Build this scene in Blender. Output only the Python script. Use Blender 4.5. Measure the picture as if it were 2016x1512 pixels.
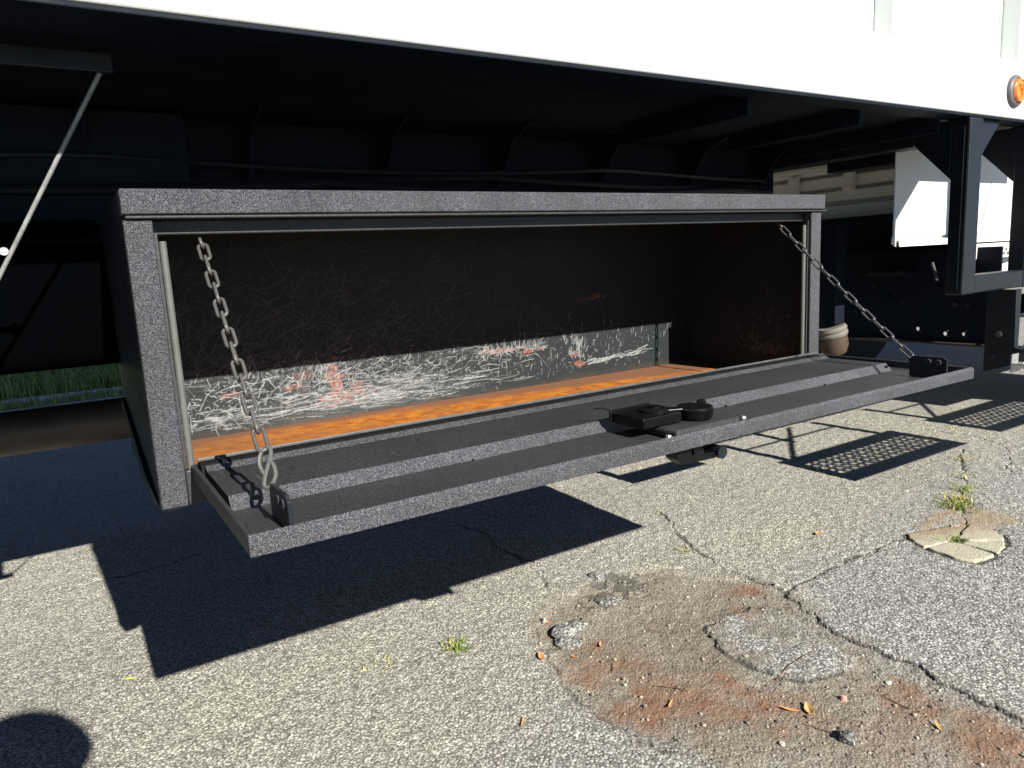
import bpy, math, random
import numpy as np
from mathutils import Vector, Matrix, Quaternion, noise as mnoise

for o in list(bpy.data.objects):
    bpy.data.objects.remove(o, do_unlink=True)
sc = bpy.context.scene
COL = sc.collection
G = -0.563                      # level of the asphalt; toolbox bottom front left corner is the origin
rnd = random.Random(7)
rng = np.random.default_rng(11)

# ------------------------------------------------------------------ camera, sky, sun, exposure
def cam_axes(yaw, pitch, roll):
    f = Vector((math.sin(yaw), math.cos(yaw), 0)); r = Vector((math.cos(yaw), -math.sin(yaw), 0)); u = Vector((0, 0, 1))
    f2 = math.cos(pitch) * f + math.sin(pitch) * u
    u2 = -math.sin(pitch) * f + math.cos(pitch) * u
    r3 = math.cos(roll) * r + math.sin(roll) * u2
    u3 = -math.sin(roll) * r + math.cos(roll) * u2
    return r3, u3, f2
CR, CU, CF = cam_axes(0.5566, -0.1664, -0.0516)
CAM = Vector((-0.0941, -1.1313, 0.3313))
cd = bpy.data.cameras.new('camera'); co = bpy.data.objects.new('camera', cd); COL.objects.link(co)
cd.sensor_width = 36.0; cd.lens = 36.0 * 1420.5 / 2016.0; cd.clip_start = 0.05; cd.clip_end = 800
m = Matrix((( CR.x, CU.x, -CF.x, CAM.x), (CR.y, CU.y, -CF.y, CAM.y), (CR.z, CU.z, -CF.z, CAM.z), (0, 0, 0, 1)))
co.matrix_world = m
sc.camera = co
SUN = Vector((-0.0587, 1.0, -0.6211)).normalized()       # the way the light travels
EL = math.asin(-SUN.z); AZ = math.atan2(-SUN.x, -SUN.y)
w = bpy.data.worlds.new('World'); sc.world = w; w.use_nodes = True
nt = w.node_tree; bg = nt.nodes['Background']
sky = nt.nodes.new('ShaderNodeTexSky'); sky.sky_type = 'NISHITA'; sky.sun_disc = False
sky.sun_elevation = EL; sky.sun_rotation = AZ; sky.air_density = 0.6; sky.dust_density = 0.0; sky.ozone_density = 2.0; sky.altitude = 1500
nt.links.new(sky.outputs[0], bg.inputs[0]); bg.inputs[1].default_value = 0.05
sd = bpy.data.lights.new('sun', 'SUN'); so = bpy.data.objects.new('sun', sd); COL.objects.link(so)
sd.energy = 5.0; sd.angle = math.radians(0.55); sd.color = (1.0, 0.955, 0.86)
so.rotation_euler = SUN.to_track_quat('-Z', 'Y').to_euler(); so.location = (0.5, -6, 6)
sc.view_settings.view_transform = 'Standard'; sc.view_settings.look = 'None'
sc.view_settings.exposure = 1.28; sc.view_settings.gamma = 1.0; sc.view_settings.use_curve_mapping = False
sc.render.engine = 'CYCLES'
sc.render.resolution_x = 1024; sc.render.resolution_y = 768

# ------------------------------------------------------------------ object helpers
WL = {}
def tag(o, label=None, cat=None, group=None, kind=None):
    if label: o['label'] = label
    if cat: o['category'] = cat
    if group: o['group'] = group
    if kind: o['kind'] = kind
    return o
def place(o, loc, parent=None):
    loc = Vector(loc); WL[o.name] = loc
    o.location = loc - (WL[parent.name] if parent else Vector((0, 0, 0)))
    if parent: o.parent = parent
    return o
def empty(name, loc, label, cat, group=None):
    o = bpy.data.objects.new(name, None); COL.objects.link(o); o.empty_display_size = 0.05
    place(o, loc); tag(o, label, cat, group); return o
class MB:
    """collects shapes in world coordinates, becomes ONE mesh object"""
    def __init__(s): s.v = []; s.f = []
    def add(s, vs, fs):
        n = len(s.v); s.v.extend([tuple(p) for p in vs]); s.f.extend([tuple(i + n for i in f) for f in fs]); return s
    def box(s, x0, x1, y0, y1, z0, z1):
        vs = [(x, y, z) for z in (z0, z1) for y in (y0, y1) for x in (x0, x1)]
        return s.add(vs, [(0, 2, 3, 1), (4, 5, 7, 6), (0, 1, 5, 4), (2, 6, 7, 3), (0, 4, 6, 2), (1, 3, 7, 5)])
    def prism(s, prof, axis, a, b):
        """profile in the two other axes (in order), extruded from a to b along axis"""
        def mk(p, t):
            return {0: (t, p[0], p[1]), 1: (p[0], t, p[1]), 2: (p[0], p[1], t)}[axis]
        n = len(prof); vs = [mk(p, a) for p in prof] + [mk(p, b) for p in prof]
        fs = [(i, (i + 1) % n, n + (i + 1) % n, n + i) for i in range(n)]
        fs += [tuple(range(n))[::-1], tuple(range(n, 2 * n))]
        return s.add(vs, fs)
    def tube(s, pts, r, n=10, closed=False, cap=True, r2=None):
        pts = [Vector(p) for p in pts]; N = len(pts); rings = []; up = None
        for i, p in enumerate(pts):
            if closed: t = pts[(i + 1) % N] - pts[i - 1]
            else: t = pts[min(i + 1, N - 1)] - pts[max(i - 1, 0)]
            t.normalize()
            if up is None:
                up = t.orthogonal().normalized()
            up = (up - t * up.dot(t)).normalized(); q = t.cross(up)
            rr = r if r2 is None else r + (r2 - r) * i / max(N - 1, 1)
            rings.append([p + (up * math.cos(a) + q * math.sin(a)) * rr for a in [2 * math.pi * k / n for k in range(n)]])
        vs = [p for rg in rings for p in rg]; fs = []
        for i in range(N if closed else N - 1):
            j = (i + 1) % N
            for k in range(n):
                fs.append((i * n + k, i * n + (k + 1) % n, j * n + (k + 1) % n, j * n + k))
        if cap and not closed:
            fs.append(tuple(range(n))[::-1]); fs.append(tuple(range((N - 1) * n, N * n)))
        return s.add(vs, fs)
    def cyl(s, p, q, r, n=24): return s.tube([p, q], r, n)
    def lathe(s, c, axis, prof, n=28):
        """profile (radius, distance along axis)"""
        ax = Vector(axis).normalized(); u = ax.orthogonal().normalized(); q = ax.cross(u); c = Vector(c)
        vs = []; fs = []
        for (r, h) in prof:
            for k in range(n):
                a = 2 * math.pi * k / n; vs.append(c + ax * h + (u * math.cos(a) + q * math.sin(a)) * r)
        for i in range(len(prof) - 1):
            for k in range(n):
                fs.append((i * n + k, i * n + (k + 1) % n, (i + 1) * n + (k + 1) % n, (i + 1) * n + k))
        fs.append(tuple(range(n))[::-1]); fs.append(tuple(range((len(prof) - 1) * n, len(prof) * n)))
        return s.add(vs, fs)
    def build(s, name, mat, parent=None, bevel=0, smooth=False, seg=2):
        a = np.array(s.v, dtype=float); c = (a.min(0) + a.max(0)) / 2; c[2] = a.min(0)[2]
        me = bpy.data.meshes.new(name); me.from_pydata((a - c).tolist(), [], s.f); me.update()
        import bmesh
        bm = bmesh.new(); bm.from_mesh(me); bmesh.ops.recalc_face_normals(bm, faces=bm.faces); bm.to_mesh(me); bm.free()
        o = bpy.data.objects.new(name, me); COL.objects.link(o); me.materials.append(mat)
        place(o, c, parent)
        if smooth:
            for p in me.polygons: p.use_smooth = True
            me.set_sharp_from_angle(angle=math.radians(40))
        if bevel:
            b = o.modifiers.new('bevel', 'BEVEL'); b.width = bevel; b.segments = seg; b.limit_method = 'ANGLE'; b.angle_limit = math.radians(30)
            b.harden_normals = False
        return o

# ------------------------------------------------------------------ numpy noise
def vnoise(x, y, seed):
    r = np.random.default_rng(seed); T = r.random((256, 256))
    xi = np.floor(x).astype(int); yi = np.floor(y).astype(int); fx = x - xi; fy = y - yi
    fx = fx * fx * (3 - 2 * fx); fy = fy * fy * (3 - 2 * fy)
    g = lambda i, j: T[i % 256, j % 256]
    return (g(xi, yi) * (1 - fx) + g(xi + 1, yi) * fx) * (1 - fy) + (g(xi, yi + 1) * (1 - fx) + g(xi + 1, yi + 1) * fx) * fy
def fbm(x, y, seed, o=4):
    s = 0; a = 0.5; t = 0
    for k in range(o):
        s = s + a * vnoise(x * 2 ** k + 17.3 * k, y * 2 ** k - 9.1 * k, seed + k); t += a; a *= 0.5
    return s / t
def seg_dist(X, Y, pts, closed=False):
    d = np.full(X.shape, 1e9)
    n = len(pts)
    for i in range(n if closed else n - 1):
        ax, ay = pts[i]; bx, by = pts[(i + 1) % n]; dx, dy = bx - ax, by - ay
        t = np.clip(((X - ax) * dx + (Y - ay) * dy) / (dx * dx + dy * dy + 1e-12), 0, 1)
        d = np.minimum(d, np.hypot(X - ax - t * dx, Y - ay - t * dy))
    return d
def inside(X, Y, pts):
    r = np.zeros(X.shape, bool); n = len(pts)
    for i in range(n):
        x1, y1 = pts[i]; x2, y2 = pts[(i + 1) % n]
        c = ((y1 > Y) != (y2 > Y)) & (X < (x2 - x1) * (Y - y1) / (y2 - y1 + 1e-15) + x1)
        r ^= c
    return r
def sdf(X, Y, pts):
    d = seg_dist(X, Y, pts, True); return np.where(inside(X, Y, pts), -d, d)
def sstep(a, b, x):
    t = np.clip((x - a) / (b - a), 0, 1); return t * t * (3 - 2 * t)

# ------------------------------------------------------------------ materials
class NT:
    def __init__(s, name):
        s.m = bpy.data.materials.new(name); s.m.use_nodes = True; s.t = s.m.node_tree; s.b = s.t.nodes['Principled BSDF']
    def n(s, typ, **kw):
        nd = s.t.nodes.new('ShaderNode' + typ)
        for k, v in kw.items(): setattr(nd, k, v)
        return nd
    def l(s, a, b): s.t.links.new(a, b)
    def pos(s): return s.n('NewGeometry').outputs['Position']
    def noise(s, vec, scale, detail=3, rough=0.55):
        nd = s.n('TexNoise'); nd.inputs['Scale'].default_value = scale; nd.inputs['Detail'].default_value = detail
        nd.inputs['Roughness'].default_value = rough; s.l(vec, nd.inputs['Vector']); return nd
    def vor(s, vec, scale, feature='F1'):
        nd = s.n('TexVoronoi', feature=feature); nd.inputs['Scale'].default_value = scale; s.l(vec, nd.inputs['Vector']); return nd
    def ramp(s, fac, stops, interp='LINEAR'):
        nd = s.n('ValToRGB'); nd.color_ramp.interpolation = interp; e = nd.color_ramp.elements
        while len(e) > 1: e.remove(e[-1])
        for i, (p, c) in enumerate(stops):
            el = e[0] if i == 0 else e.new(p)
            el.position = p; el.color = (c[0], c[1], c[2], 1) if not isinstance(c, (int, float)) else (c, c, c, 1)
        s.l(fac, nd.inputs[0]); return nd.outputs[0]
    def mix(s, fac, a, b, blend='MIX'):
        nd = s.n('Mix', data_type='RGBA', blend_type=blend)
        for v, i in ((fac, 0), (a, 6), (b, 7)):
            if isinstance(v, (int, float)): nd.inputs[i].default_value = v if i == 0 else (v, v, v, 1)
            elif isinstance(v, tuple): nd.inputs[i].default_value = (*v, 1)
            else: s.l(v, nd.inputs[i])
        return nd.outputs[2]
    def math(s, op, a, b=0.0):
        nd = s.n('Math', operation=op)
        for v, i in ((a, 0), (b, 1)):
            if isinstance(v, (int, float)): nd.inputs[i].default_value = v
            else: s.l(v, nd.inputs[i])
        return nd.outputs[0]
    def attr(s, name):
        nd = s.n('Attribute'); nd.attribute_name = name; sp = s.n('SeparateColor'); s.l(nd.outputs['Color'], sp.inputs[0]); return sp.outputs
    def bump(s, h, strength, dist):
        nd = s.n('Bump'); nd.inputs['Strength'].default_value = strength; nd.inputs['Distance'].default_value = dist
        s.l(h, nd.inputs['Height']); s.l(nd.outputs[0], s.b.inputs['Normal']); return nd
    def set(s, color=None, rough=None, metal=None, spec=None):
        for v, k in ((color, 'Base Color'), (rough, 'Roughness'), (metal, 'Metallic'), (spec, 'Specular IOR Level')):
            if v is None: continue
            if isinstance(v, tuple): s.b.inputs[k].default_value = (*v, 1)
            elif isinstance(v, (int, float)): s.b.inputs[k].default_value = v
            else: s.l(v, s.b.inputs[k])
        return s
def plain(name, color, rough, metal=0.0, spec=0.5, var=0.25, vs=30, grain=0.0, gs=500):
    t = NT(name); p = t.pos(); nz = t.noise(p, vs, 4)
    c = t.mix(nz.outputs[0], tuple(x * (1 - var) for x in color), tuple(min(1, x * (1 + var)) for x in color))
    t.set(c, rough, metal, spec)
    t.l(t.ramp(nz.outputs[0], [(0.3, rough * 0.85), (0.7, min(1, rough * 1.2))]), t.b.inputs['Roughness'])
    if grain: t.bump(t.noise(p, gs, 2).outputs[0], grain, 0.001)
    return t.m
# textured black liner paint of the toolbox: grainy, its glints painted in as pale, tinted speckle
t = NT('black_texture_paint'); p = t.pos()
v = t.vor(p, 1250); n1 = t.noise(p, 900, 2, 0.6); n2 = t.noise(p, 7, 4)
sp = t.n('SeparateColor'); t.l(v.outputs['Color'], sp.inputs[0])
c = t.ramp(sp.outputs[0], [(0.0, (0.009, 0.010, 0.0125)), (0.42, (0.021, 0.0225, 0.0275)), (0.72, (0.047, 0.050, 0.059)), (1.0, (0.15, 0.156, 0.175))])
c = t.mix(0.35, c, t.mix(0.25, 0.5, v.outputs['Color']), 'OVERLAY')
c = t.mix(1.0, c, t.ramp(n2.outputs[0], [(0.25, 0.68), (0.5, 0.95), (0.75, 1.3)]), 'MULTIPLY')
t.set(c, 0.46, 0, 0.4); t.bump(t.math('ADD', n1.outputs[0], v.outputs['Distance']), 0.8, 0.0009); M_TEX = t.m
# smoother charcoal paint inside the door pan
t = NT('charcoal_paint'); p = t.pos()
v = t.vor(p, 600); sp = t.n('SeparateColor'); t.l(v.outputs['Color'], sp.inputs[0]); n2 = t.noise(p, 6, 4)
mp = t.n('Mapping'); mp.inputs['Rotation'].default_value = (0, 0, 0.7); mp.inputs['Scale'].default_value = (260, 9, 20); t.l(p, mp.inputs[0])
ns = t.noise(mp.outputs[0], 1.0, 2); scr = t.math('MULTIPLY', t.ramp(ns.outputs[0], [(0.66, 0), (0.72, 1)]), t.ramp(t.noise(p, 5, 2).outputs[0], [(0.5, 0), (0.68, 1)]))
c = t.ramp(sp.outputs[0], [(0.0, (0.0155, 0.0165, 0.018)), (0.8, (0.024, 0.0255, 0.0275)), (1.0, (0.045, 0.046, 0.049))])
c = t.mix(1.0, c, t.ramp(n2.outputs[0], [(0.3, 0.8), (0.7, 1.2)]), 'MULTIPLY')
c = t.mix(t.math('MULTIPLY', scr, 0.35), c, (0.11, 0.11, 0.11))
t.set(c, 0.55, 0, 0.35); t.bump(t.noise(p, 420, 2).outputs[0], 0.35, 0.0008); M_CHAR = t.m
# scratched black paint of the box interior: wear read from a painted attribute
t = NT('scratched_black_paint'); p = t.pos(); A = t.attr('wear'); n2 = t.noise(p, 9, 4); n3 = t.noise(p, 90, 3)
c = t.mix(n2.outputs[0], (0.0150, 0.0180, 0.0195), (0.0255, 0.0290, 0.0300))
c = t.mix(t.math('MULTIPLY', A[2], t.ramp(n3.outputs[0], [(0.35, 0.2), (0.7, 1)])), c, (0.045, 0.034, 0.024))
c = t.mix(A[1], c, t.mix(n3.outputs[0], (0.15, 0.056, 0.040), (0.23, 0.095, 0.07)))
c = t.mix(A[0], c, t.mix(n3.outputs[0], (0.19, 0.2, 0.205), (0.38, 0.39, 0.39)))
t.set(c, 0.42, 0, 0.08); t.l(t.math('ADD', t.math('MULTIPLY', A[0], 0.25), 0.40), t.b.inputs['Roughness'])
t.bump(t.math('ADD', t.math('MULTIPLY', A[0], -0.6), t.math('MULTIPLY', n3.outputs[0], 0.5)), 0.3, 0.0006); M_SCR = t.m
# rusty floor
t = NT('orange_rust'); p = t.pos(); n1 = t.noise(p, 26, 6, 0.65); n2 = t.noise(p, 240, 3, 0.6); A = t.attr('wear')
c = t.ramp(n1.outputs[0], [(0.28, (0.17, 0.052, 0.012)), (0.45, (0.30, 0.095, 0.014)), (0.6, (0.42, 0.155, 0.016)), (0.75, (0.33, 0.100, 0.017))])
c = t.mix(t.ramp(n2.outputs[0], [(0.52, 0), (0.72, 0.85)]), c, (0.10, 0.036, 0.012))
c = t.mix(A[2], c, t.mix(n2.outputs[0], (0.095, 0.044, 0.024), (0.20, 0.092, 0.052)))
t.set(c, 0.9, 0, 0.2); t.bump(n2.outputs[0], 0.6, 0.001); M_RUST = t.m
M_WHITE = plain('white_body_paint', (0.64, 0.655, 0.65), 0.30, 0, 0.5, 0.03, 3)
M_FAIR = plain('white_fairing_paint', (0.62, 0.61, 0.58), 0.45, 0, 0.4, 0.07, 9)
M_COVER = plain('pale_cab_back', (0.78, 0.76, 0.71), 0.6, 0, 0.3, 0.1, 14)
M_GREYW = plain('dull_white_sheet', (0.50, 0.48, 0.44), 0.6, 0, 0.3, 0.15, 14)
M_BLK = plain('black_frame_paint', (0.0075, 0.0095, 0.013), 0.38, 0, 0.30, 0.3, 18, 0.12, 300)
M_TANK = plain('gloss_black_tank_paint', (0.0007, 0.0009, 0.0012), 0.5, 0, 0.0, 0.2, 8)
M_BLKM = plain('matt_black_paint', (0.0055, 0.0082, 0.0140), 0.6, 0, 0.10, 0.3, 12, 0.2, 200)
M_GROOVE_SHADE = plain('black_groove_shade', (0.004, 0.0042, 0.0046), 0.7, 0, 0.2, 0.2, 40)  # near-black colour that paints the shade of the door groove
M_HINGE = plain('worn_hinge_steel', (0.07, 0.072, 0.075), 0.5, 0.2, 0.4, 0.4, 60)
M_SEAL = plain('grey_rubber_seal', (0.078, 0.079, 0.076), 0.55, 0, 0.4, 0.2, 60)
M_CHAIN = plain('dull_galvanised_chain', (0.085, 0.083, 0.082), 0.5, 0.4, 0.5, 0.35, 300, 0.3, 900)
M_CHAIN2 = plain('black_oxide_chain', (0.10, 0.10, 0.105), 0.36, 0.6, 0.5, 0.3, 300, 0.2, 900)
M_STEEL = plain('bare_steel', (0.42, 0.42, 0.42), 0.35, 0.9, 0.5, 0.2, 80)
M_RODM = plain('worn_grey_rod', (0.20, 0.20, 0.20), 0.5, 0.1, 0.4, 0.6, 70)
M_ALU = plain('aluminium_tread', (0.42, 0.43, 0.44), 0.42, 0.7, 0.5, 0.2, 40)
M_LATCH = plain('glossy_black_latch', (0.0028, 0.0028, 0.0032), 0.34, 0, 0.22, 0.3, 120)
M_TYRE = plain('tyre_rubber', (0.018, 0.018, 0.019), 0.8, 0, 0.3, 0.3, 60, 0.3, 200)
M_DRUM = plain('rusty_brown_drum', (0.06, 0.04, 0.027), 0.7, 0.2, 0.4, 0.5, 40)
M_BEZEL = plain('grey_rubber_grommet', (0.085, 0.083, 0.09), 0.5, 0, 0.4, 0.15, 60)
M_PIPE = plain('brown_black_pipe', (0.035, 0.028, 0.022), 0.45, 0, 0.4, 0.4, 14)
t = NT('amber_lens'); p = t.pos(); v = t.vor(p, 260)
t.set(t.ramp(v.outputs['Distance'], [(0.0, (0.95, 0.26, 0.005)), (0.6, (0.80, 0.15, 0.002))]), 0.12, 0, 0.6); t.b.inputs['Coat Weight'].default_value = 0.6
t.bump(v.outputs['Distance'], 0.3, 0.001); M_AMBER = t.m
M_AMBER2 = plain('amber_lens_rim', (0.95, 0.22, 0.04), 0.25, 0, 0.5, 0.05, 40)
M_AMBER3 = plain('amber_lens_marks', (0.50, 0.045, 0.002), 0.3, 0, 0.5, 0.1, 40)
M_BAND = plain('dusty_pale_band', (0.13, 0.12, 0.105), 0.8, 0, 0.2, 0.25, 60)
M_KERB = plain('grey_kerb_concrete', (0.48, 0.48, 0.46), 0.9, 0, 0.2, 0.3, 25, 0.4, 120)
M_SOIL = plain('verge_soil', (0.05, 0.055, 0.025), 0.95, 0, 0.1, 0.4, 6)
t = NT('pale_concrete'); p = t.pos(); n1 = t.noise(p, 30, 5); n2 = t.noise(p, 160, 3)
# sandy silt lies on the far side of the patch (a deposit with its own outline)
sx = t.n('SeparateXYZ'); t.l(p, sx.inputs[0])
silt = t.math('ADD', t.math('ADD', t.math('MULTIPLY', sx.outputs[0], 0.9), t.math('MULTIPLY', sx.outputs[1], 2.0)), t.math('MULTIPLY', n1.outputs[0], 0.35))
c = t.mix(n2.outputs[0], (0.25, 0.235, 0.18), (0.40, 0.38, 0.305))
c = t.mix(t.ramp(t.math('SUBTRACT', silt, 1.55), [(0.38, 0), (0.55, 0.9)]), c, t.mix(n2.outputs[0], (0.19, 0.135, 0.085), (0.28, 0.21, 0.14)))
t.set(c, 0.95, 0, 0.15); t.bump(t.math('ADD', n1.outputs[0], n2.outputs[0]), 0.6, 0.004); M_CONC = t.m
def leaf_mat(name, c1, c2, transl=0.25):
    t = NT(name); nd = t.n('ObjectInfo'); p = t.pos(); nz = t.noise(p, 40, 3)
    gi_ = t.n('NewGeometry'); f_ = t.math('ADD', t.math('MULTIPLY', nz.outputs[0], .5), t.math('MULTIPLY', gi_.outputs['Random Per Island'], .5))
    t.set(t.mix(t.ramp(gi_.outputs['Random Per Island'], [(.80, 0), (.86, transl)]), t.mix(f_, c1, c2), (.42, .34, .17)), 0.6, 0, 0.3); return t.m
M_WEED = leaf_mat('weed_green', (0.10, 0.17, 0.025), (0.22, 0.27, 0.06), .9)
M_WEED2 = leaf_mat('weed_yellow_green', (0.22, 0.23, 0.05), (0.36, 0.32, 0.11), .9)
M_GRASS = leaf_mat('verge_grass', (0.10, 0.19, 0.035), (0.42, 0.50, 0.17))
M_LTAN = leaf_mat('tan_dead_leaf', (0.36, 0.20, 0.08), (0.52, 0.33, 0.15))
M_LORG = leaf_mat('orange_dead_leaf', (0.42, 0.17, 0.06), (0.50, 0.24, 0.10))
M_LGRN = leaf_mat('yellow_green_leaf', (0.27, 0.30, 0.04), (0.36, 0.38, 0.07))
M_TWIG = plain('brown_twig', (0.13, 0.08, 0.05), 0.8, 0, 0.2, 0.3, 90)
# ---- asphalt
t = NT('worn_asphalt'); p = t.pos(); A = t.attr('mask_a'); B = t.attr('mask_b')
v1 = t.vor(p, 205); v2 = t.vor(p, 420); v3 = t.vor(p, 100)
def rr(v):
    s_ = t.n('SeparateColor'); t.l(v.outputs['Color'], s_.inputs[0]); return s_.outputs
r1 = rr(v1); r2 = rr(v2); r3 = rr(v3)
warm = t.ramp(r1[0], [(0.0, (0.06, 0.055, 0.042)), (0.16, (0.15, 0.14, 0.112)), (0.5, (0.33, 0.314, 0.262)), (0.8, (0.51, 0.487, 0.412)), (1.0, (0.74, 0.715, 0.625))])
fine = t.ramp(r2[0], [(0.0, (0.07, 0.065, 0.05)), (0.5, (0.32, 0.305, 0.255)), (1.0, (0.62, 0.59, 0.50))])
warm = t.mix(0.42, warm, fine)
salt = t.ramp(r1[1], [(0.0, (0.025, 0.026, 0.028)), (0.30, (0.065, 0.067, 0.07)), (0.5, (0.25, 0.25, 0.242)), (0.78, (0.52, 0.515, 0.49)), (1.0, (0.76, 0.75, 0.72))])
fine2 = t.ramp(r2[1], [(0.0, (0.05, 0.05, 0.052)), (0.5, (0.27, 0.27, 0.26)), (1.0, (0.52, 0.51, 0.49))])
salt = t.mix(0.36, salt, fine2)
base = t.mix(B[1], warm, salt)
nl = t.noise(p, 1.7, 5, 0.6)
base = t.mix(1.0, base, t.ramp(nl.outputs[0], [(0.25, (0.80, 0.82, 0.86)), (0.5, (1.0, 1.01, 1.04)), (0.78, (1.13, 1.12, 1.09))]), 'MULTIPLY')
# gaps between the stones are binder and grit
base = t.mix(t.ramp(v1.outputs['Distance'], [(0.40, 0), (0.66, 0.75)]), base, (0.07, 0.065, 0.055))
nd_ = t.noise(p, 330, 4, 0.7); ndm = t.noise(p, 22, 4)
dirt = t.ramp(nd_.outputs[0], [(0.3, (0.075, 0.067, 0.055)), (0.5, (0.18, 0.162, 0.133)), (0.68, (0.31, 0.285, 0.24))])
grit = t.ramp(r2[2], [(0.0, (0.045, 0.040, 0.032)), (0.35, (0.13, 0.115, 0.09)), (0.75, (0.25, 0.228, 0.185)), (0.93, (0.38, 0.355, 0.30)), (1.0, (0.62, 0.60, 0.54))])
dirt = t.mix(0.62, dirt, grit)
dirt = t.mix(t.ramp(t.noise(p, 7, 4).outputs[0], [(.35, 0), (.7, .55)]), dirt, (0.105, 0.078, 0.052))
base = t.mix(A[0], base, dirt)
red = t.mix(nd_.outputs[0], (0.085, 0.040, 0.024), (0.25, 0.130, 0.080))
base = t.mix(t.math('MULTIPLY', A[1], t.ramp(ndm.outputs[0], [(0.3, 0.35), (0.6, 1)])), base, red)
base = t.mix(B[0], base, t.mix(nd_.outputs[0], (0.17, 0.125, 0.075), (0.33, 0.26, 0.175)))
base = t.mix(A[2], base, (0.022, 0.020, 0.017))
t.set(base, 0.88, 0, 0.25)
h = t.math('ADD', t.math('MULTIPLY', t.math('SUBTRACT', 1.0, v1.outputs['Distance']), 0.8), t.math('MULTIPLY', t.math('SUBTRACT', 1.0, v2.outputs['Distance']), 0.3))
h = t.math('ADD', h, t.math('MULTIPLY', nd_.outputs[0], 0.22))
h = t.math('ADD', h, t.math('MULTIPLY', r1[2], 0.55))
t.bump(h, 0.55, 0.0024); M_ASPH = t.m
M_CHUNK = M_ASPH

# ------------------------------------------------------------------ ground: one sheet, fine near the truck
crackA = [(1.628, .683), (1.55, .554), (1.486, .434), (1.436, .273), (1.425, .17), (1.452, .046)]
crackB = [(1.427, .027), (1.524, .028), (1.626, .029), (1.761, .032), (1.89, .033), (2.0, .021)]
edgeC = [(1.44, .035), (1.391, -.053), (1.373, -.138), (1.351, -.231), (1.36, -.274), (1.355, -.324), (1.357, -.399), (1.348, -.455), (1.34, -.515), (1.348, -.579), (1.36, -.75)]
island = [(1.125, .008), (1.203, .027), (1.293, .024), (1.345, -.014), (1.335, -.093), (1.31, -.181), (1.29, -.26), (1.234, -.282), (1.151, -.267), (1.101, -.23), (1.098, -.153), (1.086, -.092)]
edgeD = [(.815, .264), (.756, .147), (.728, .041), (.72, -.023), (.719, -.107), (.723, -.177), (.756, -.264), (.789, -.342), (.80, -.5), (.82, -.75)]
dirttop = [(.888, .324), (1.001, .365), (1.105, .405), (1.194, .377), (1.297, .339), (1.36, .222), (1.41, .148)]
dirtpoly = edgeD[::-1] + dirttop + edgeC
DX0, DX1, DY0, DY1, ST = -0.72, 3.6, -0.74, 1.7, 0.0048
xs = np.arange(DX0, DX1 + ST / 2, ST); ys = np.arange(DY0, DY1 + ST / 2, ST)
X, Y = np.meshgrid(xs, ys)
wob = lambda s, a, sd: (fbm(X * s, Y * s, sd) - .5) * a
Xn = X + wob(14, .05, 3) + wob(50, .014, 5); Yn = Y + wob(14, .05, 8) + wob(50, .014, 9)
dd = sdf(Xn, Yn, dirtpoly); di = sdf(Xn, Yn, island)
dirt_in = sstep(.016, -.030, dd) * sstep(-.010, .016, di)
def crack(pts, wdt):
    d = seg_dist(Xn, Yn, pts); k = fbm(X * 9, Y * 9, 21); wv = .72 * wdt * (.25 + 1.6 * sstep(.3, .75, k)); return np.exp(-(d / np.maximum(wv, .001)) ** 2)
cr = np.zeros_like(X)
allcr = [(crackA, .006), (crackB, .006), (edgeC, .0036), (edgeD[:8], .003),
         ([(3.169, .433), (2.98, .34), (2.807, .245), (2.59, .14), (2.401, .055), (2.272, -.024)], .008),
         ([(-.7, 1.42), (-.35, 1.36), (-.062, 1.319), (.088, 1.318), (.217, 1.369), (.5, 1.30), (.985, 1.128)], .005),
         ([(.985, 1.128), (1.037, .892), (1.0, .702), (1.03, .579), (.95, .45)], .007),
         ([(3.26, 1.049), (3.467, 1.011)], .004), ([(3.38, .72), (3.403, .46), (3.3, .30), (2.9, .12)], .004),
         ([(2.06, -.20), (2.048, -.247), (2.011, -.301), (1.98, -.45), (2.05, -.74)], .006),
         ([(2.5, .74), (2.9, .70), (3.2, .72), (3.6, .66)], .003),
         ([(.34, .36), (.446, .335), (.605, .299), (.80, .27)], .0022)]
for pts, wd in allcr: cr = np.maximum(cr, crack(pts, wd) * (0.8 if wd > .0035 else .55))
isl = np.exp(-((di) / .006) ** 2) * (fbm(X * 14, Y * 14, 33) > .42); cr = np.maximum(cr, .75 * isl)
disc = [(2.046, .04), (2.11, .022), (2.171, .002), (2.257, -.024), (2.277, -.07), (2.274, -.112), (2.23, -.155), (2.176, -.188), (2.11, -.20), (2.042, -.197), (1.995, -.186), (1.975, -.145), (1.978, -.098), (1.984, -.06), (1.995, -.02), (2.02, .02)]
dsc = sdf(X + wob(60, .012, 61), Y + wob(60, .012, 62), disc)
cr = np.maximum(cr, .8 * np.exp(-((dsc - .006) / .007) ** 2) * (fbm(X * 16, Y * 16, 71) > .40))
pits = (fbm(X * 34, Y * 34, 41) * sstep(.20, .0, np.hypot((X - 1.10) / 1.6, Y - .32)))
pit = sstep(.34, .46, pits)
cr = np.maximum(cr, pit * .55)
Z = .004 * (fbm(X * 1.5, Y * 1.5, 51) - .5) * 2 + .0022 * (fbm(X * 45, Y * 45, 52, 2) - .5) * 2
Z += .0006 * (rng.random(X.shape) - .5) * 2
Z -= dirt_in * (.003 + .006 * fbm(X * 7, Y * 7, 53) + .0008 * (rng.random(X.shape) - .5))
Z -= cr * .006
Z += .002 * sstep(.10, .0, np.abs(dd)) * (dd > 0) * (X > 1.3)              # the slab edge stands a little proud of the dirt
Z -= .010 * sstep(.004, -.01, dsc)
edge = np.minimum(np.minimum(X - DX0, DX1 - X), np.minimum(Y - DY0, DY1 - Y)); Z *= sstep(0, .04, edge)
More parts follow.
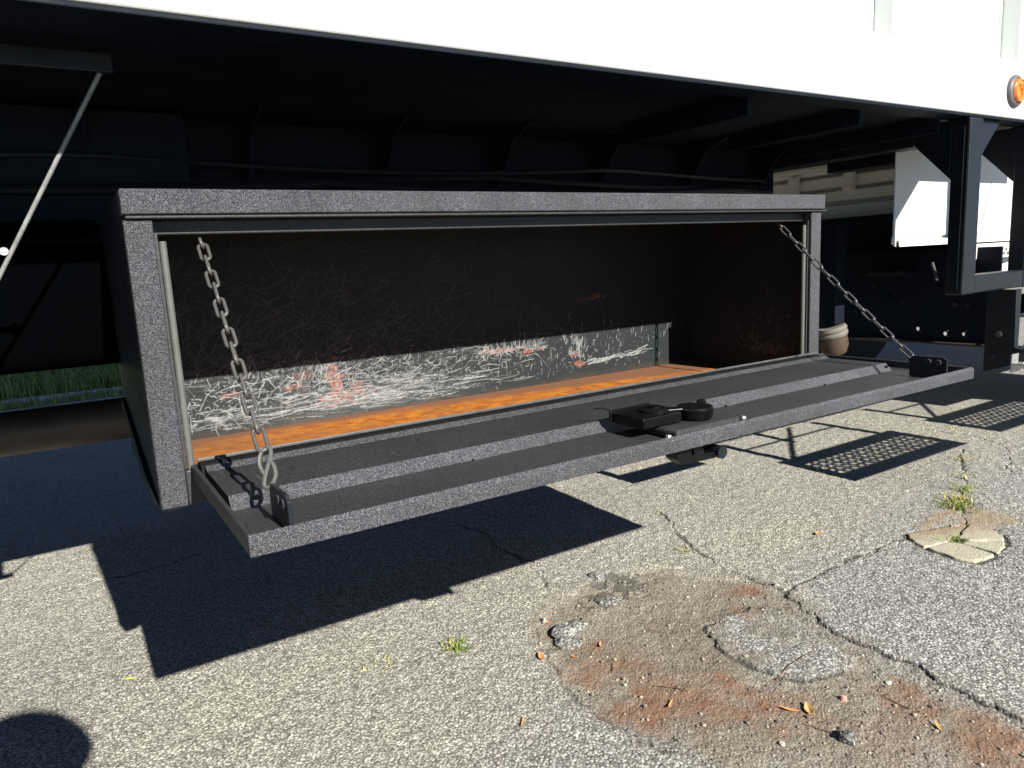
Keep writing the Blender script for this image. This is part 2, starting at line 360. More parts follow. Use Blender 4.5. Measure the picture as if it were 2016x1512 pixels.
red = np.zeros_like(X)
for (cx, cy, rx, ry, a) in [(1.37, .085, .07, .05, 1), (1.26, .015, .05, .04, .9), (.80, .05, .07, .07, .8), (.85, -.12, .13, .12, 1), (.93, -.2, .12, .10, 1), (1.02, -.30, .09, .10, .7), (1.24, -.42, .09, .10, .8), (1.19, -.60, .14, .1, .9), (1.28, -.56, .06, .08, .8), (.89, .0, .08, .08, .6), (1.1, -.45, .1, .1, .35), (.885, .12, .05, .03, .5)]:
    red = np.maximum(red, a * sstep(1.15, .2, np.hypot((Xn - cx) / rx, (Yn - cy) / ry) + (fbm(X * 18, Y * 18, 77) - .5) * 1.3))
red = np.clip(red * (.55 + .75 * fbm(X * 11, Y * 11, 401)), 0, .85)
dirtm = np.maximum(dirt_in, .75 * sstep(.05, .0, dd) * sstep(.35, .6, fbm(X * 13, Y * 13, 81)))
dirtm = np.maximum(dirtm, .55 * sstep(.16, .0, np.hypot((X - 1.15) / 1.7, Y - .33)) * sstep(.35, .65, fbm(X * 16, Y * 16, 85)))
dirtm *= .55 + .45 * sstep(.25, .6, fbm(X * 9, Y * 9, 83))
sand = sstep(.11, .01, np.hypot((Xn - 2.33) / 1.7, Yn + .03)) * .8
sand = np.maximum(sand, .8 * sstep(.05, .0, seg_dist(Xn, Yn, [(2.15, .045), (2.42, .07), (2.40, -.1)])))
patch = sstep(-.06, .06, X - 1.45 - .6 * (Y - .03) + (fbm(X * 4, Y * 4, 91) - .5) * .25) * sstep(.25, -.1, Y - .0 - .12 * (X - 1.45))
patch = np.maximum(patch, sstep(.005, -.01, di)); patch = np.maximum(patch, .85 * sstep(.25, -.1, Y + .12 + (fbm(X * 4, Y * 4, 95) - .5) * .2) * sstep(.2, .5, X) * (X < .85))
patch = np.maximum(patch, .30 * sstep(.35, .65, fbm(X * 2.2, Y * 2.2, 97)))
ny, nx = X.shape
verts = np.stack([X.ravel(), Y.ravel(), G + Z.ravel()], 1)
idx = np.arange(nx * ny).reshape(ny, nx)
quads = np.stack([idx[:-1, :-1].ravel(), idx[:-1, 1:].ravel(), idx[1:, 1:].ravel(), idx[1:, :-1].ravel()], 1)
R_ = 150.0
far = np.array([(-R_, -R_, G), (R_, -R_, G), (R_, R_, G), (-R_, R_, G)]); fb = len(verts); verts = np.vstack([verts, far])
c00, c10, c11, c01 = idx[0, 0], idx[0, -1], idx[-1, -1], idx[-1, 0]
polys = quads.tolist()
polys.append([fb, fb + 1] + idx[0, ::-1].tolist()); polys.append([fb + 1, fb + 2] + idx[::-1, -1].tolist())
polys.append([fb + 2, fb + 3] + idx[-1, :].tolist()); polys.append([fb + 3, fb] + idx[:, 0].tolist())
me = bpy.data.meshes.new('ground'); me.from_pydata(verts.tolist(), [], polys); me.update()
def put_attr(me, name, r, g, b, extra=0):
    a = me.color_attributes.new(name, 'FLOAT_COLOR', 'POINT')
    d = np.zeros((len(me.vertices), 4), np.float32); n = r.size
    d[:n, 0] = np.clip(r.ravel(), 0, 1); d[:n, 1] = np.clip(g.ravel(), 0, 1); d[:n, 2] = np.clip(b.ravel(), 0, 1); d[:, 3] = 1
    a.data.foreach_set('color', d.ravel())
put_attr(me, 'mask_a', dirtm, red, cr); put_attr(me, 'mask_b', sand, patch * .8, patch * 0)
ground = bpy.data.objects.new('ground', me); COL.objects.link(ground); me.materials.append(M_ASPH); tag(ground, 'worn pale asphalt with cracks and a sunken dirty patch', kind='structure'); WL['ground'] = Vector((0, 0, 0))
def gz(x, y):
    i = int(round((x - DX0) / ST)); j = int(round((y - DY0) / ST))
    if 0 <= i < nx and 0 <= j < ny: return G + float(Z[j, i])
    return G

# kerb, verge and grass on the far side of the truck
b = MB(); b.prism([(5.64, G - .1), (5.64, G + .012), (5.66, G + .02), (5.80, G + .025), (5.80, G - .1)], 0, -9, 14)
tag(b.build('kerb', M_KERB, None), kind='structure')
b = MB(); b.add([(-9, 5.80, G + .01), (14, 5.80, G + .01), (14, 7.5, G + .22), (-9, 7.5, G + .22), (14, 16, G + .75), (-9, 16, G + .75), (14, 40, G + .8), (-9, 40, G + .8)], [(0, 1, 2, 3), (3, 2, 4, 5), (5, 4, 6, 7)])
tag(b.build('verge', M_SOIL, None), kind='structure')
def blades(n, gen, mat, name):
    V = np.zeros((n * 5, 3)); F = []
    for i in range(n):
        x, y, z, hgt, wd, ang, lean = gen()
        ca, sa = math.cos(ang), math.sin(ang); dx, dy = math.cos(ang + 1.57), math.sin(ang + 1.57)
        b0 = np.array((x, y, z)); mid = b0 + np.array((ca * lean * .35, sa * lean * .35, hgt * .6)); tip = b0 + np.array((ca * lean, sa * lean, hgt * (1 - .25 * min(1, lean / hgt))))
        wv = np.array((dx, dy, 0)) * wd / 2
        V[i * 5:i * 5 + 5] = (b0 - wv, b0 + wv, mid + wv * .8, mid - wv * .8, tip)
        k = i * 5; F += [(k, k + 1, k + 2, k + 3), (k + 3, k + 2, k + 4)]
    return V, F
def ggen():
    x = rnd.uniform(-2.0, 2.6); y = 5.80 + 4.4 * rnd.random() ** 1.4
    if rnd.random() < .07: y = rnd.gauss(5.48, .08)
    on_kerb = 5.62 < y < 5.82
    if on_kerb and math.sin(x * 5.1 + 1) + math.sin(x * 13) * .6 + rnd.uniform(-.7, .7) > -.2: y += .22
    z = G + .0 + max(0, y - 5.8) * .12; hh = rnd.uniform(.03, .09) if y < 5.8 else rnd.uniform(.06, .20)
    return x, y, z, hh, rnd.uniform(.006, .012), rnd.uniform(0, 6.28), rnd.uniform(.01, .9) * hh
V, F = blades(34000, ggen, None, None)
me = bpy.data.meshes.new('grass'); me.from_pydata(V.tolist(), [], F); me.materials.append(M_GRASS)
gr = bpy.data.objects.new('grass', me); COL.objects.link(gr); tag(gr, 'shaded green grass growing over the kerb behind the truck', 'grass', kind='stuff')

# ------------------------------------------------------------------ the truck
TR = empty('truck', (1.0, 1.2, G), 'white stake-sided truck body with black underframe above the open toolbox', 'truck')
X0, X1 = -3.2, 3.05
# white side: lower rail, recessed sheet and upright stakes
MB().box(X0, X1, 0.0, .07, .692, .86).build('lower_rail', M_WHITE, TR, .006, seg=3)
MB().box(X0, X1, .063, .072, .862, 2.60).build('side_sheet', M_WHITE, TR)
MB().box(X0, X1, .0, .07, 2.602, 2.70).build('top_rail', M_WHITE, TR, .006)
k = 0
xk = 1.821 - .68 * 7
while xk < X1 - .1:
    b = MB(); b.box(xk, xk + .063, 0.001, .0625, .861, 2.601)
    b.build('stake', M_WHITE, TR, .005)
    # weld bead at the stake's left root
    pts = [(xk - .0015 + rnd.uniform(-.0012, .0012), .060, z) for z in np.arange(.863, 1.12, .012)]
    MB().tube(pts, .0045, 6).build('weld_bead', M_WHITE, TR, smooth=True)
    xk += .68
MB().box(X0, X1, .004, .069, .684, .6915).build('rail_lip', M_BLKM, TR, .002)
# weathered black deck and structure below
MB().box(X0, X1, .0705, 2.33, .70, .72).build('deck', M_BLKM, TR)
MB().box(X0, X1, 2.331, 2.40, .69, 2.6).build('far_side', M_WHITE, TR)
MB().box(X0, X0 + .06, .073, 2.33, .721, 2.57).build('rear_panel', M_WHITE, TR)
MB().box(X1 - .06, X1, .073, 2.33, .721, 2.57).build('front_panel', M_WHITE, TR)
MB().box(X0 + .06, X1 - .06, .073, 2.33, 2.571, 2.60).build('top_cover', M_WHITE, TR)
for yy in (.74, 1.58):
    MB().box(X0, 2.30, yy, yy + .08, .40, .699).build('long_sill', M_BLKM, TR, .004)
xi = 0.0
for xg in (-.35, .0, .337, .683, 1.036, 1.413, 1.80, 2.17):
    MB().prism([(.739, .699), (.52, .699), (.62, .66), (.739, .50)], 0, xg, xg + .008).build('gusset', M_BLKM, TR)
for xc in (1.35, 1.795, 2.19):
    MB().box(xc, xc + .012, .0725, .52 if xc < 2.1 else .73, .648, .698).build('crossmember', M_BLKM, TR, .002)
MB().box(-3.0, 2.0, .90, .97, .21, .395).build('chassis_rail', M_BLKM, TR, .01)
MB().box(-3.0, 5.0, 1.52, 1.59, .22, .395).build('chassis_rail', M_BLKM, TR, .01)
for k_, (ya_, za_) in enumerate(((.66, .60), (.69, .575), (.63, .545))):
    MB().tube([(x_, ya_ + .012 * math.sin(x_ * 3 + k_), za_ - .02 * abs(math.sin(x_ * 2.2 + k_))) for x_ in np.linspace(-1.6, 2.15, 40)], .007 + .002 * k_, 8).build('hose', M_BLK, TR, smooth=True)
# hanger frames
def hanger(xf):
    o = MB().box(xf, xf + .076, .0, .052, .165, .683).build('hanger_leg', M_BLK, TR, .005)
    MB().prism([(.0525, .51), (.163, .622), (.163, .682), (.0525, .682)], 0, xf + .002, xf + .074).build('gusset', M_BLK, o, .002)
    MB().box(xf + .001, xf + .075, .1635, .735, .622, .682).build('crossbeam', M_BLK, o, .004)
    return o
h1 = hanger(2.229); hanger(2.62)
MB().prism([(2.3055, .545), (2.445, .682), (2.3055, .682)], 1, .02, .028).build('shadow_gusset', M_BLK, h1)  # plate added for the slanting shadow it casts on the fairing
MB().box(2.3055, 2.619, .001, .051, .166, .222).build('hanger_bar', M_BLK, TR, .005)
MB().box(2.697, 3.7, .001, .051, .166, .222).build('hanger_bar', M_BLK, TR, .005)
b = MB(); b.tube([(2.226, .015, .66 - i * .03 + .0) for i in range(17)], .0015, 5); b.build('paint_run', M_BLK, h1)
# white fairing behind the hanger
b = MB(); prof = [(.253, .72), (.250, .40), (.250, .352), (.262, .345), (.262, .342), (.240, .338), (.238, .318), (.242, .318), (.246, .334), (.268, .340), (.268, .349), (.256, .356), (.256, .72)]
b.prism(prof, 0, 2.30, 3.6); fa = b.build('side_fairing', M_FAIR, TR)
MB().prism([(2.275, .330), (2.299, .318), (2.299, .72), (2.283, .72), (2.283, .36)], 1, .250, .254).build('folded_edge', M_FAIR, fa)
MB().cyl((2.66, .2335, .328), (2.66, .2375, .328), .006, 12).build('drain_hole', M_LATCH, fa)
# dimpled aluminium step below the fairing
b = MB(); b.box(2.72, 3.7, .232, .262, .255, .312); al = b.build('tread_strip', M_GREYW, TR, .003)
for i in range(26):
    for j in range(2):
        MB().lathe((2.82 + i * .03 + (j % 2) * .015, .231, .272 + j * .015), (0, -1, 0), [(.006, 0), (.0045, .003), (.001, .0045)], 8).build('tread_stud', M_STEEL, al, smooth=True)
MB().tube([(2.93, .12, .62), (2.86, .12, .46)], .003, 6).build('cable', M_BLK, TR)
# cab: ribbed back wall, floor and body
MB().box(3.08, 6.7, .27, 2.25, .16, 1.9).build('cab', M_WHITE, TR, .04, seg=3)
MB().box(2.93, 3.018, .30, 1.5, -.02, .455).build('gearbox_housing', M_BLKM, TR, .02)
MB().box(3.55, 6.4, .30, .36, -.02, .158).build('shade_skirt', M_BLK, TR, .01)  # added mostly out of view to put the ground beyond in shadow
MB().box(3.98, 4.5, .301, .359, -.20, -.0205).build('shade_box', M_BLK, TR, .01)  # unseen block added to shape a nearer piece of that ground shadow
for i, zz in enumerate((.465, .53, .595, .66)):
    MB().prism([(3.079, zz), (3.035, zz + .006), (3.035, zz + .05), (3.079, zz + .058)], 1, .36, 2.1).build('back_rib', M_COVER, TR, .004)
for yy in (.62, .86, 1.15):
    MB().prism([(3.019, .675), (2.995, .66), (2.985, .58), (3.019, .565)], 1, yy, yy + .05).build('bracket', M_COVER, TR, .004)
MB().box(2.94, 3.078, .40, 1.4, .679, .698).build('ledge', M_COVER, TR, .004)
# crossplate with holes seen at the end of the chassis
def holed_plate(x, y0, y1, z0, z1, holes, th, mat, parent, name):
    """plate facing -X, split into cells so that each hole is a real opening"""
    b = MB(); ycuts = sorted(set([y0, y1] + [c for (y, z, r) in holes for c in (y - r * 1.5, y + r * 1.5)]))
    used = []
    for a, c in zip(ycuts[:-1], ycuts[1:]):
        hh = [h for h in holes if abs(h[0] - (a + c) / 2) < 1e-6]
        if not hh: b.box(x, x + th, a, c, z0, z1); continue
        y, z, r = hh[0]; zlo, zhi = z - r * 1.5, z + r * 1.5
        b.box(x, x + th, a, c, z0, zlo); b.box(x, x + th, a, c, zhi, z1)
        n = 24; ring = [(y + r * math.cos(2 * math.pi * (i + .5) / n), z + r * math.sin(2 * math.pi * (i + .5) / n)) for i in range(n)]
        sq = []
        for i in range(n):
            ca, sa = math.cos(2 * math.pi * (i + .5) / n), math.sin(2 * math.pi * (i + .5) / n); s_ = 1.5 * r / max(abs(ca), abs(sa)); sq.append((y + ca * s_, z + sa * s_))
        vs = [(x, *p_) for p_ in ring] + [(x, *p_) for p_ in sq] + [(x + th, *p_) for p_ in ring]
        fs = []
        for i in range(n):
            j = (i + 1) % n; fs += [(i, j, n + j, n + i), (i, 2 * n + i, 2 * n + j, j)]
        b.add(vs, fs)
    return b.build(name, mat, parent)
pl = holed_plate(2.80, .15, .80, -.055, .30, [(.440, -.011, .0085), (.334, -.025, .0085), (.267, -.023, .007), (.385, .085, .008), (.56, .12, .009), (.66, .02, .009)], .008, M_BLKM, TR, 'crossplate')
MB().box(2.77, 2.808, .15, .80, -.066, -.0555).build('bottom_flange', M_PIPE, pl, .003)
for (yy, zz) in ((.50, .10), (.30, .09), (.25, .085), (.62, .16), (.70, .05), (.48, .2)):
    MB().lathe((2.799, yy, zz), (-1, 0, 0), [(.011, 0), (.011, .005), (.006, .0055), (.006, .010)], 10).build('bolt', M_BLK, pl)
MB().box(2.70, 2.79, .45, .60, .205, .222).build('shelf_bracket', M_BLK, pl, .003)
MB().tube([(2.7, .34, .25), (2.66, .30, .19)], .005, 6).build('rod', M_STEEL, pl)
# front suspension drum, hose
b = MB(); b.lathe((2.52, .62, -.055), (-.25, .1, 1), [(.02, -.045), (.042, -.04), (.056, -.01), (.058, .03)], 24); dr = b.build('brake_drum', M_DRUM, TR, smooth=True)
b = MB(); b.box(2.485, 2.545, .59, .65, .026, .36); b.box(2.485, 2.545, .59, .90, .3605, .40); b.build('drum_hanger', M_BLKM, dr, .004)
b = MB(); b.lathe((2.515, .62, -.022), (-.25, .1, 1), [(.057, 0), (.060, .010), (.056, .018), (.060, .028), (.054, .04)], 24); b.build('pale_band', M_BAND, dr, smooth=True)
# step treads with round holes, hanging off the right of the toolbox
def step(x0, x1, first):
    y0, y1, zt = -.30, -.05, -.066
    b = MB(); b.box(x0, x1, y1 - .03, y1, zt - .004, zt); b.box(x0, x1, y0, y0 + .03, zt - .004, zt)
    b.box(x0, x0 + .05, y0 + .03, y1 - .03, zt - .004, zt); b.box(x1 - .05, x1, y0 + .03, y1 - .03, zt - .004, zt)
    nxh, nyh = 16, 5; cw = (x1 - x0 - .10) / nxh; ch = (y1 - y0 - .06) / nyh; n = 12
    for i in range(nxh):
        for j in range(nyh):
            cx = x0 + .05 + cw * (i + .5); cy = y0 + .03 + ch * (j + .5); r = .0125 if (i + j) % 2 else .015
            ring = []; sq = []
            for q in range(n):
                a = 2 * math.pi * (q + .5) / n; ca, sa = math.cos(a), math.sin(a); ring.append((cx + r * ca, cy + r * sa, zt))
                s_ = 1 / max(abs(ca) / (cw / 2), abs(sa) / (ch / 2)); sq.append((cx + ca * s_, cy + sa * s_, zt))
            low = [(p_[0], p_[1], zt - .004) for p_ in ring]
            b.add(ring + sq + low, [f for q in range(n) for f in ((q, (q + 1) % n, n + (q + 1) % n, n + q), (q, 2 * n + q, 2 * n + (q + 1) % n, (q + 1) % n))])
    o = b.build('step', M_ALU, TR)
    MB().box(x0, x1, y0 - .003, y0, zt - .035, zt + .006).build('nosing', M_ALU, o)
    MB().prism([(y1 + .0005, zt - .03), (y1 + .004, zt - .03), (y1 + .004, zt + .028), (y1 + .0005, zt + .028)], 0, x0, x1).build('back_flange', M_ALU, o)
    for xb in (x0 + .045, x1 - .11):
        MB().prism([(-.28, zt - .006), (-.05, zt - .006), (.055, -.11), (.055, .165), (-.03, .165), (-.035, -.02), (-.28, zt - .03)], 0, xb, xb + .006).build('step_bracket', M_BLK, o, .001)
        MB().box(xb + .0065, xb + .042, -.028, -.020, zt - .02, .165).build('bracket_flange', M_BLK, o, .001)
        MB().lathe((xb - .0003, .012, .02), (-1, 0, 0), [(.010, 0), (.010, .004), (.005, .005)], 10).build('bolt', M_HINGE, o)
        MB().lathe((xb - .0003, .03, -.055), (-1, 0, 0), [(.010, 0), (.010, .004), (.005, .005)], 10).build('bolt', M_BLK, o)
    MB().prism([(x0 + .09, -.060), (x0 + .125, -.060), (x1 - .25, .165), (x1 - .285, .165)], 1, -.018, -.012).build('brace', M_BLK, o)
    MB().tube([(x0 + .05, -.01, .075), (x1 - .08, -.01, .075)], .006, 8).build('tie_rod', M_BLK, o, smooth=True)
    for xb in (x0 + .02, x0 + .06):
        MB().lathe((xb, -.07, zt), (0, 0, 1), [(.008, 0), (.008, .004), (.004, .005)], 8).build('bolt', M_STEEL, o)
    return o
step(2.458, 3.30, True); step(3.60, 4.45, False)
# bar added out of sight behind the lowered door to throw the angular shadow on the asphalt
b = MB(); b.box(1.80, 2.22, .35, .37, -.175, -.105); b.box(1.80, 1.84, .3705, .40, -.175, .39); b.box(1.80, 1.84, .4005, .899, .35, .39); b.build('shadow_bar', M_BLKM, TR, .003)
# tank, pipe and straps left of the toolbox
def rrect(y0, y1, z0, z1, r, n=6):
    o = []
    for (cy, cz, a0) in ((y1 - r, z1 - r, 0), (y0 + r, z1 - r, 90), (y0 + r, z0 + r, 180), (y1 - r, z0 + r, 270)):
        for i in range(n + 1):
            a = math.radians(a0 + 90 * i / n); o.append((cy + r * math.cos(a), cz + r * math.sin(a)))
    return o
MB().prism(rrect(.505, .89, .170, .41, .035), 0, -1.7, .03).build('side_tank', M_TANK, TR, smooth=True)
MB().box(-1.7, -.002, .53, .60, .425, .455).build('tank_ledge', M_TANK, TR, .004)
MB().box(-1.7, .2, .66, .68, .456, .69).build('rear_skirt', M_BLKM, TR)
MB().tube([(-2.6, 1.03, -.024), (.9, 1.03, -.024)], .056, 28).build('drive_pipe', M_PIPE, TR, smooth=True)
MB().box(.045, .075, 1.0, 1.06, .0345, .39).build('pipe_strap', M_BLK, TR, .003)
MB().box(.030, .0395, .99, 1.02, .0345, .39).build('pipe_strap', M_HINGE, TR, .003)
# swing-down ladder left of the toolbox
ld = MB().tube([(.03, .206, .684), (-.255, .342, .19)], .0036, 10).build('swing_ladder', M_RODM, TR, smooth=True)
MB().tube([(-.145, .288, .39), (-.75, .288, .39)], .0055, 10).build('rung', M_STEEL, ld, smooth=True)
MB().tube([(-.30, .342, .19), (-.95, .342, .19)], .022, 12).build('rung', M_BLK, ld, smooth=True)
MB().tube([(-.245, .33, .205), (-.30, .342, .19)], .012, 10).build('joint', M_BLK, ld, smooth=True)
MB().lathe((-.15, .29, .39), (0, -1, 0), [(.0065, -.007), (.0065, .007)], 12).build('joint', M_STEEL, ld)
MB().box(-.9, .032, .200, .212, .655, .684).build('ladder_mount', M_BLK, ld, .002)
MB().tube([(-.285, .3, .36), (-.285, .342, .21)], .018, 8).build('stile', M_BLK, ld)
# wheels, off to both sides of the view
def wheel(x, y0, y1):
    r = .50; o = MB().lathe((x, y0, G + r - .004), (0, 1, 0), [(r * .56, 0), (r * .93, 0), (r, .035), (r, y1 - y0 - .035), (r * .93, y1 - y0), (r * .56, y1 - y0)], 40).build('wheel', M_TYRE, TR, smooth=True)
    MB().lathe((x, y0 - .002, G + r - .004), (0, 1, 0), [(r * .55, 0.004), (r * .5, .05), (r * .22, .05), (r * .2, .01), (r * .02, 0.0)], 32).build('rim', M_WHITE, o, smooth=True)
for (xw, ya, yb) in ((4.75, .28, .56), (4.75, 1.9, 2.18), (-2.2, .12, .38), (-2.2, 2.0, 2.26)): wheel(xw, ya, yb)
MB().tube([(4.75, .56, G + .49), (4.75, 1.9, G + .49)], .07, 16).build('axle', M_BLKM, TR, smooth=True)
MB().tube([(-2.2, .38, G + .49), (-2.2, 2.0, G + .49)], .09, 16).build('axle', M_BLKM, TR, smooth=True)
# marker light
ml = MB().lathe((2.476, -.0005, .770), (0, -1, 0), [(.048, 0), (.0475, .006), (.043, .011), (.037, .013), (.0355, .009)], 40).build('marker_light', M_BEZEL, TR, smooth=True)
ml['label'] = 'round amber marker light in grey rubber ring'
MB().lathe((2.476, -.0095, .770), (0, -1, 0), [(.0352, 0), (.0345, .008), (.031, .0105), (.029, .0095), (.015, .0110), (.001, .0115)], 40).build('lens', M_AMBER, ml, smooth=True)
MB().tube([(2.476 + .0315 * math.cos(a), -.0205, .770 + .0315 * math.sin(a)) for a in np.linspace(0, 2 * math.pi, 36, endpoint=False)], .0016, 6, closed=True).build('lens_rim', M_AMBER2, ml, smooth=True)
for (dx, dz) in ((-.011, .008), (.011, .010), (.002, -.014)):     # small hook-shaped moulded marks
    MB().tube([(2.476 + dx - .004, -.0218, .770 + dz + .006), (2.476 + dx + .003, -.0218, .770 + dz + .006), (2.476 + dx + .004, -.0218, .770 + dz), (2.476 + dx + .001, -.0218, .770 + dz - .006)], .0012, 6).build('lens_mark', M_AMBER3, ml)
MB().tube([(2.476 - .004, -.0222, .766), (2.476, -.0222, .776), (2.476 + .004, -.0222, .766), (2.476 - .004, -.0222, .768)], .0011, 6).build('lens_mark', M_AMBER3, ml)

# ------------------------------------------------------------------ toolbox
L, H, D = 1.5416, .457, .465
TB = empty('toolbox', (L / 2, .23, 0), 'long black underbody toolbox standing open on two chains, rusty floor inside', 'toolbox')
MB().box(-.001, L, -.006, .030, .4225, H).build('top_rail', M_TEX, TB, .003, seg=3)
MB().box(.003, L + .0145, -.001, .0285, .4170, .4222).build('drip_edge', M_CHAR, TB, .0015)
MB().box(0, .037, .0046, .028, -.001, .4165).build('front_post', M_TEX, TB, .003, seg=3)
MB().box(1.504, L, .0046, .028, -.001, .4165).build('front_post', M_TEX, TB, .003, seg=3)
MB().box(.0375, 1.5035, .0288, .040, .396, .4165).build('header', M_CHAR, TB, .002)
MB().box(.0375, 1.5035, .006, .028, -.001, .052).build('sill', M_CHAR, TB, .002)
MB().box(.0005, .003, .0285, D, .0, .4555).build('side_panel', M_BLK, TB)
MB().box(.0035, L - .004, .031, D, .4535, .4565).build('roof_panel', M_BLKM, TB)
b = MB(); b.prism([(.12, -.006), (.0, -.0015), (.0, -.001), (.46, -.001), (.46, -.006)], 0, .002, .030); b.build('bottom_flange', M_BLK, TB)
b = MB(); b.prism([(.035, .001), (.20, .001), (.46, .09), (.46, .11)], 0, -.0065, -.0003); b.build('side_gusset', M_BLK, TB)
# hollow rubber seal round the opening
def seal(pts, name='door_seal'):
    MB().tube(pts, .0052, 10).build(name, M_SEAL, TB, smooth=True)
seal([(.0470, .012, .036), (.0470, .012, .386)])
seal([(1.4945, .020, .052), (1.4945, .020, .386)])
MB().box(.0378, .0415, .013, .027, .053, .397).build('jamb', M_CHAR, TB)
MB().box(1.4995, 1.5033, .013, .027, .053, .397).build('jamb', M_CHAR, TB)

# ---- painted wear on the interior panels
def wear_grid(w_, h_, st):
    nx_ = int(w_ / st) + 1; ny_ = int(h_ / st) + 1
    return np.meshgrid(np.linspace(0, w_, nx_), np.linspace(0, h_, ny_))
def stroke(img, st, x, y, ang, ln, curve, val, wd=1):
    n_ = max(4, int(ln / st * 1.6)); s_ = np.linspace(0, 1, n_); a = ang + curve * (s_ - .5)
    px = x + np.cumsum(np.cos(a)) * ln / n_; py = y + np.cumsum(np.sin(a)) * ln / n_
    i = (px / st).round().astype(int); j = (py / st).round().astype(int)
    fade = val * np.clip(np.minimum(s_, 1 - s_) * 8 + .25, 0, 1) * (.6 + .4 * rng.random(n_))
    ok = (i >= 1) & (i < img.shape[1] - 1) & (j >= 1) & (j < img.shape[0] - 1); i, j, fade = i[ok], j[ok], fade[ok]
    np.maximum.at(img, (j, i), fade)
    if wd > 1: np.maximum.at(img, (j + 1, i), fade * .8)
def grid_obj(U, Vv, f, name, mat, wr, parent):
    P = f(U.ravel(), Vv.ravel()); ny_, nx_ = U.shape; ii = np.arange(nx_ * ny_).reshape(ny_, nx_)
    q = np.stack([ii[:-1, :-1].ravel(), ii[:-1, 1:].ravel(), ii[1:, 1:].ravel(), ii[1:, :-1].ravel()], 1)
    c = P.mean(0); me = bpy.data.meshes.new(name); me.from_pydata((P - c).tolist(), [], q.tolist()); me.update()
    put_attr(me, 'wear', *wr); me.materials.append(mat)
    o = bpy.data.objects.new(name, me); COL.objects.link(o); place(o, c, parent); return o
ST2 = .0013
U, Vv = wear_grid(1.535, .45, ST2)
wh = np.zeros_like(U); rd = np.zeros_like(U)
def g1(m, s): return rng.normal(m, s)
def wval(lo, hi): return lo + (hi - lo) * rng.random() ** 1.6
def cluster(n_, cx, cy, rx, ry, am, asd, l0, l1, v0, v1, cv=.25):
    for _ in range(n_):
        x = g1(cx, rx); y = g1(cy, ry)
        if y < .008 or y > .44 or x < .01 or x > 1.52: continue
        stroke(wh, ST2, x, y, g1(am, asd), l0 + (l1 - l0) * rng.random() ** 2, g1(0, cv), wval(v0, v1), 2 if rng.random() < .12 else 1)
# long, nearly level scrapes just above the floor on the left half
cluster(520, .47, .034, .17, .016, .02, .08, .008, .08, .15, 1.0, .2)
cluster(380, .52, .065, .19, .028, .05, .25, .006, .05, .1, .9, .4)
cluster(800, .46, .075, .17, .034, 0, 1.3, .003, .026, .1, .95, .8)
cluster(150, .62, .085, .16, .03, .3, .35, .006, .045, .1, .8, .4)
cluster(500, .50, .06, .20, .035, .2, 1.2, .002, .010, .2, .9, .8)
cluster(110, .17, .07, .07, .04, .2, 1.0, .01, .06, .3, 1.0, 1.2)
cluster(70, .17, .035, .06, .012, .05, .15, .01, .07, .3, 1.0, .3)
cluster(150, .33, .10, .08, .02, 1.4, .4, .006, .035, .2, .9, .4)
cluster(230, 1.05, .08, .22, .035, 1.5, .25, .003, .024, .2, 1.0, .4)
cluster(160, 1.05, .08, .22, .035, .1, .5, .002, .012, .2, .9, .4)
cluster(60, 1.11, .075, .016, .022, 1.5, .35, .01, .04, .4, 1.0, .3)
for i in range(70):                                     # bright smear on the right
    x = rng.uniform(1.13, 1.36); stroke(wh, ST2, x, .036 + .05 * (x - 1.1) + g1(0, .004), g1(.13, .08), rng.uniform(.008, .045), 0, wval(.4, 1), 2)
for i in range(170):
    x = rng.uniform(.78, 1.0); stroke(wh, ST2, x, .099 + .02 * (x - .78) + g1(0, .006), g1(.1, .3) if rng.random() < .6 else g1(1.5, .3), rng.uniform(.005, .028), 0, wval(.3, 1))
# fine scratches higher up, thinning to the right
for i in range(1700):
    x = abs(g1(.10, .40)) % 1.3; y = .11 + abs(g1(0, .12))
    if y > .44: continue
    stroke(wh, ST2, x, y, g1(.2, .9) if rng.random() < .7 else rng.uniform(-3.1, 3.1), .006 + .10 * rng.random() ** 2.2, g1(0, .5), wval(.03, .38) * (1 - .55 * y / .45))
for i in range(520):
    x = rng.uniform(.03, 1.5); y = rng.uniform(.02, .43); stroke(wh, ST2, x, y, rng.uniform(-3, 3), rng.uniform(.0015, .006), 0, wval(.1, .6) * (1 if y < .13 else .35))
haze_ = .20 * sstep(.10, .03, Vv) * np.exp(-((U - .47) / .24) ** 2) * fbm(U * 20, Vv * 220, 101)
wh = np.maximum(wh, haze_)
def blob(cx, cy, rx, ry, a, k=1.0, sd=0):
    global rd
    d_ = np.hypot((U - cx) / rx, (Vv - cy) / ry) + (fbm(U * 70, Vv * 110, 111 + sd, 5) - .5) * 3.4 * k
    rd = np.maximum(rd, a * sstep(1.0, .8, d_) * (.55 + .45 * (fbm(U * 260, Vv * 260, 211 + sd, 2) > .42)))
for q_, a_ in enumerate([(.418, .108, .014, .028, .9), (.425, .070, .016, .022, .9), (.396, .045, .030, .010, .85), (.450, .042, .040, .016, .75), (.470, .058, .012, .02, .6), (.342, .082, .016, .010, .75), (.318, .083, .010, .007, .8), (.345, .105, .02, .008, .4), (.195, .083, .03, .004, .7),
                         (.945, .097, .030, .008, .9), (.87, .105, .035, .006, .8), (.83, .108, .02, .007, .7), (1.117, .040, .016, .007, .95), (1.105, .07, .012, .012, .5), (1.195, .223, .02, .009, .55), (1.15, .22, .03, .004, .3), (.30, .24, .012, .014, .12), (.46, .28, .010, .016, .12)]):
    blob(*a_, sd=q_)
rd *= .85 + .3 * (fbm(U * 200, Vv * 200, 131) - .5)
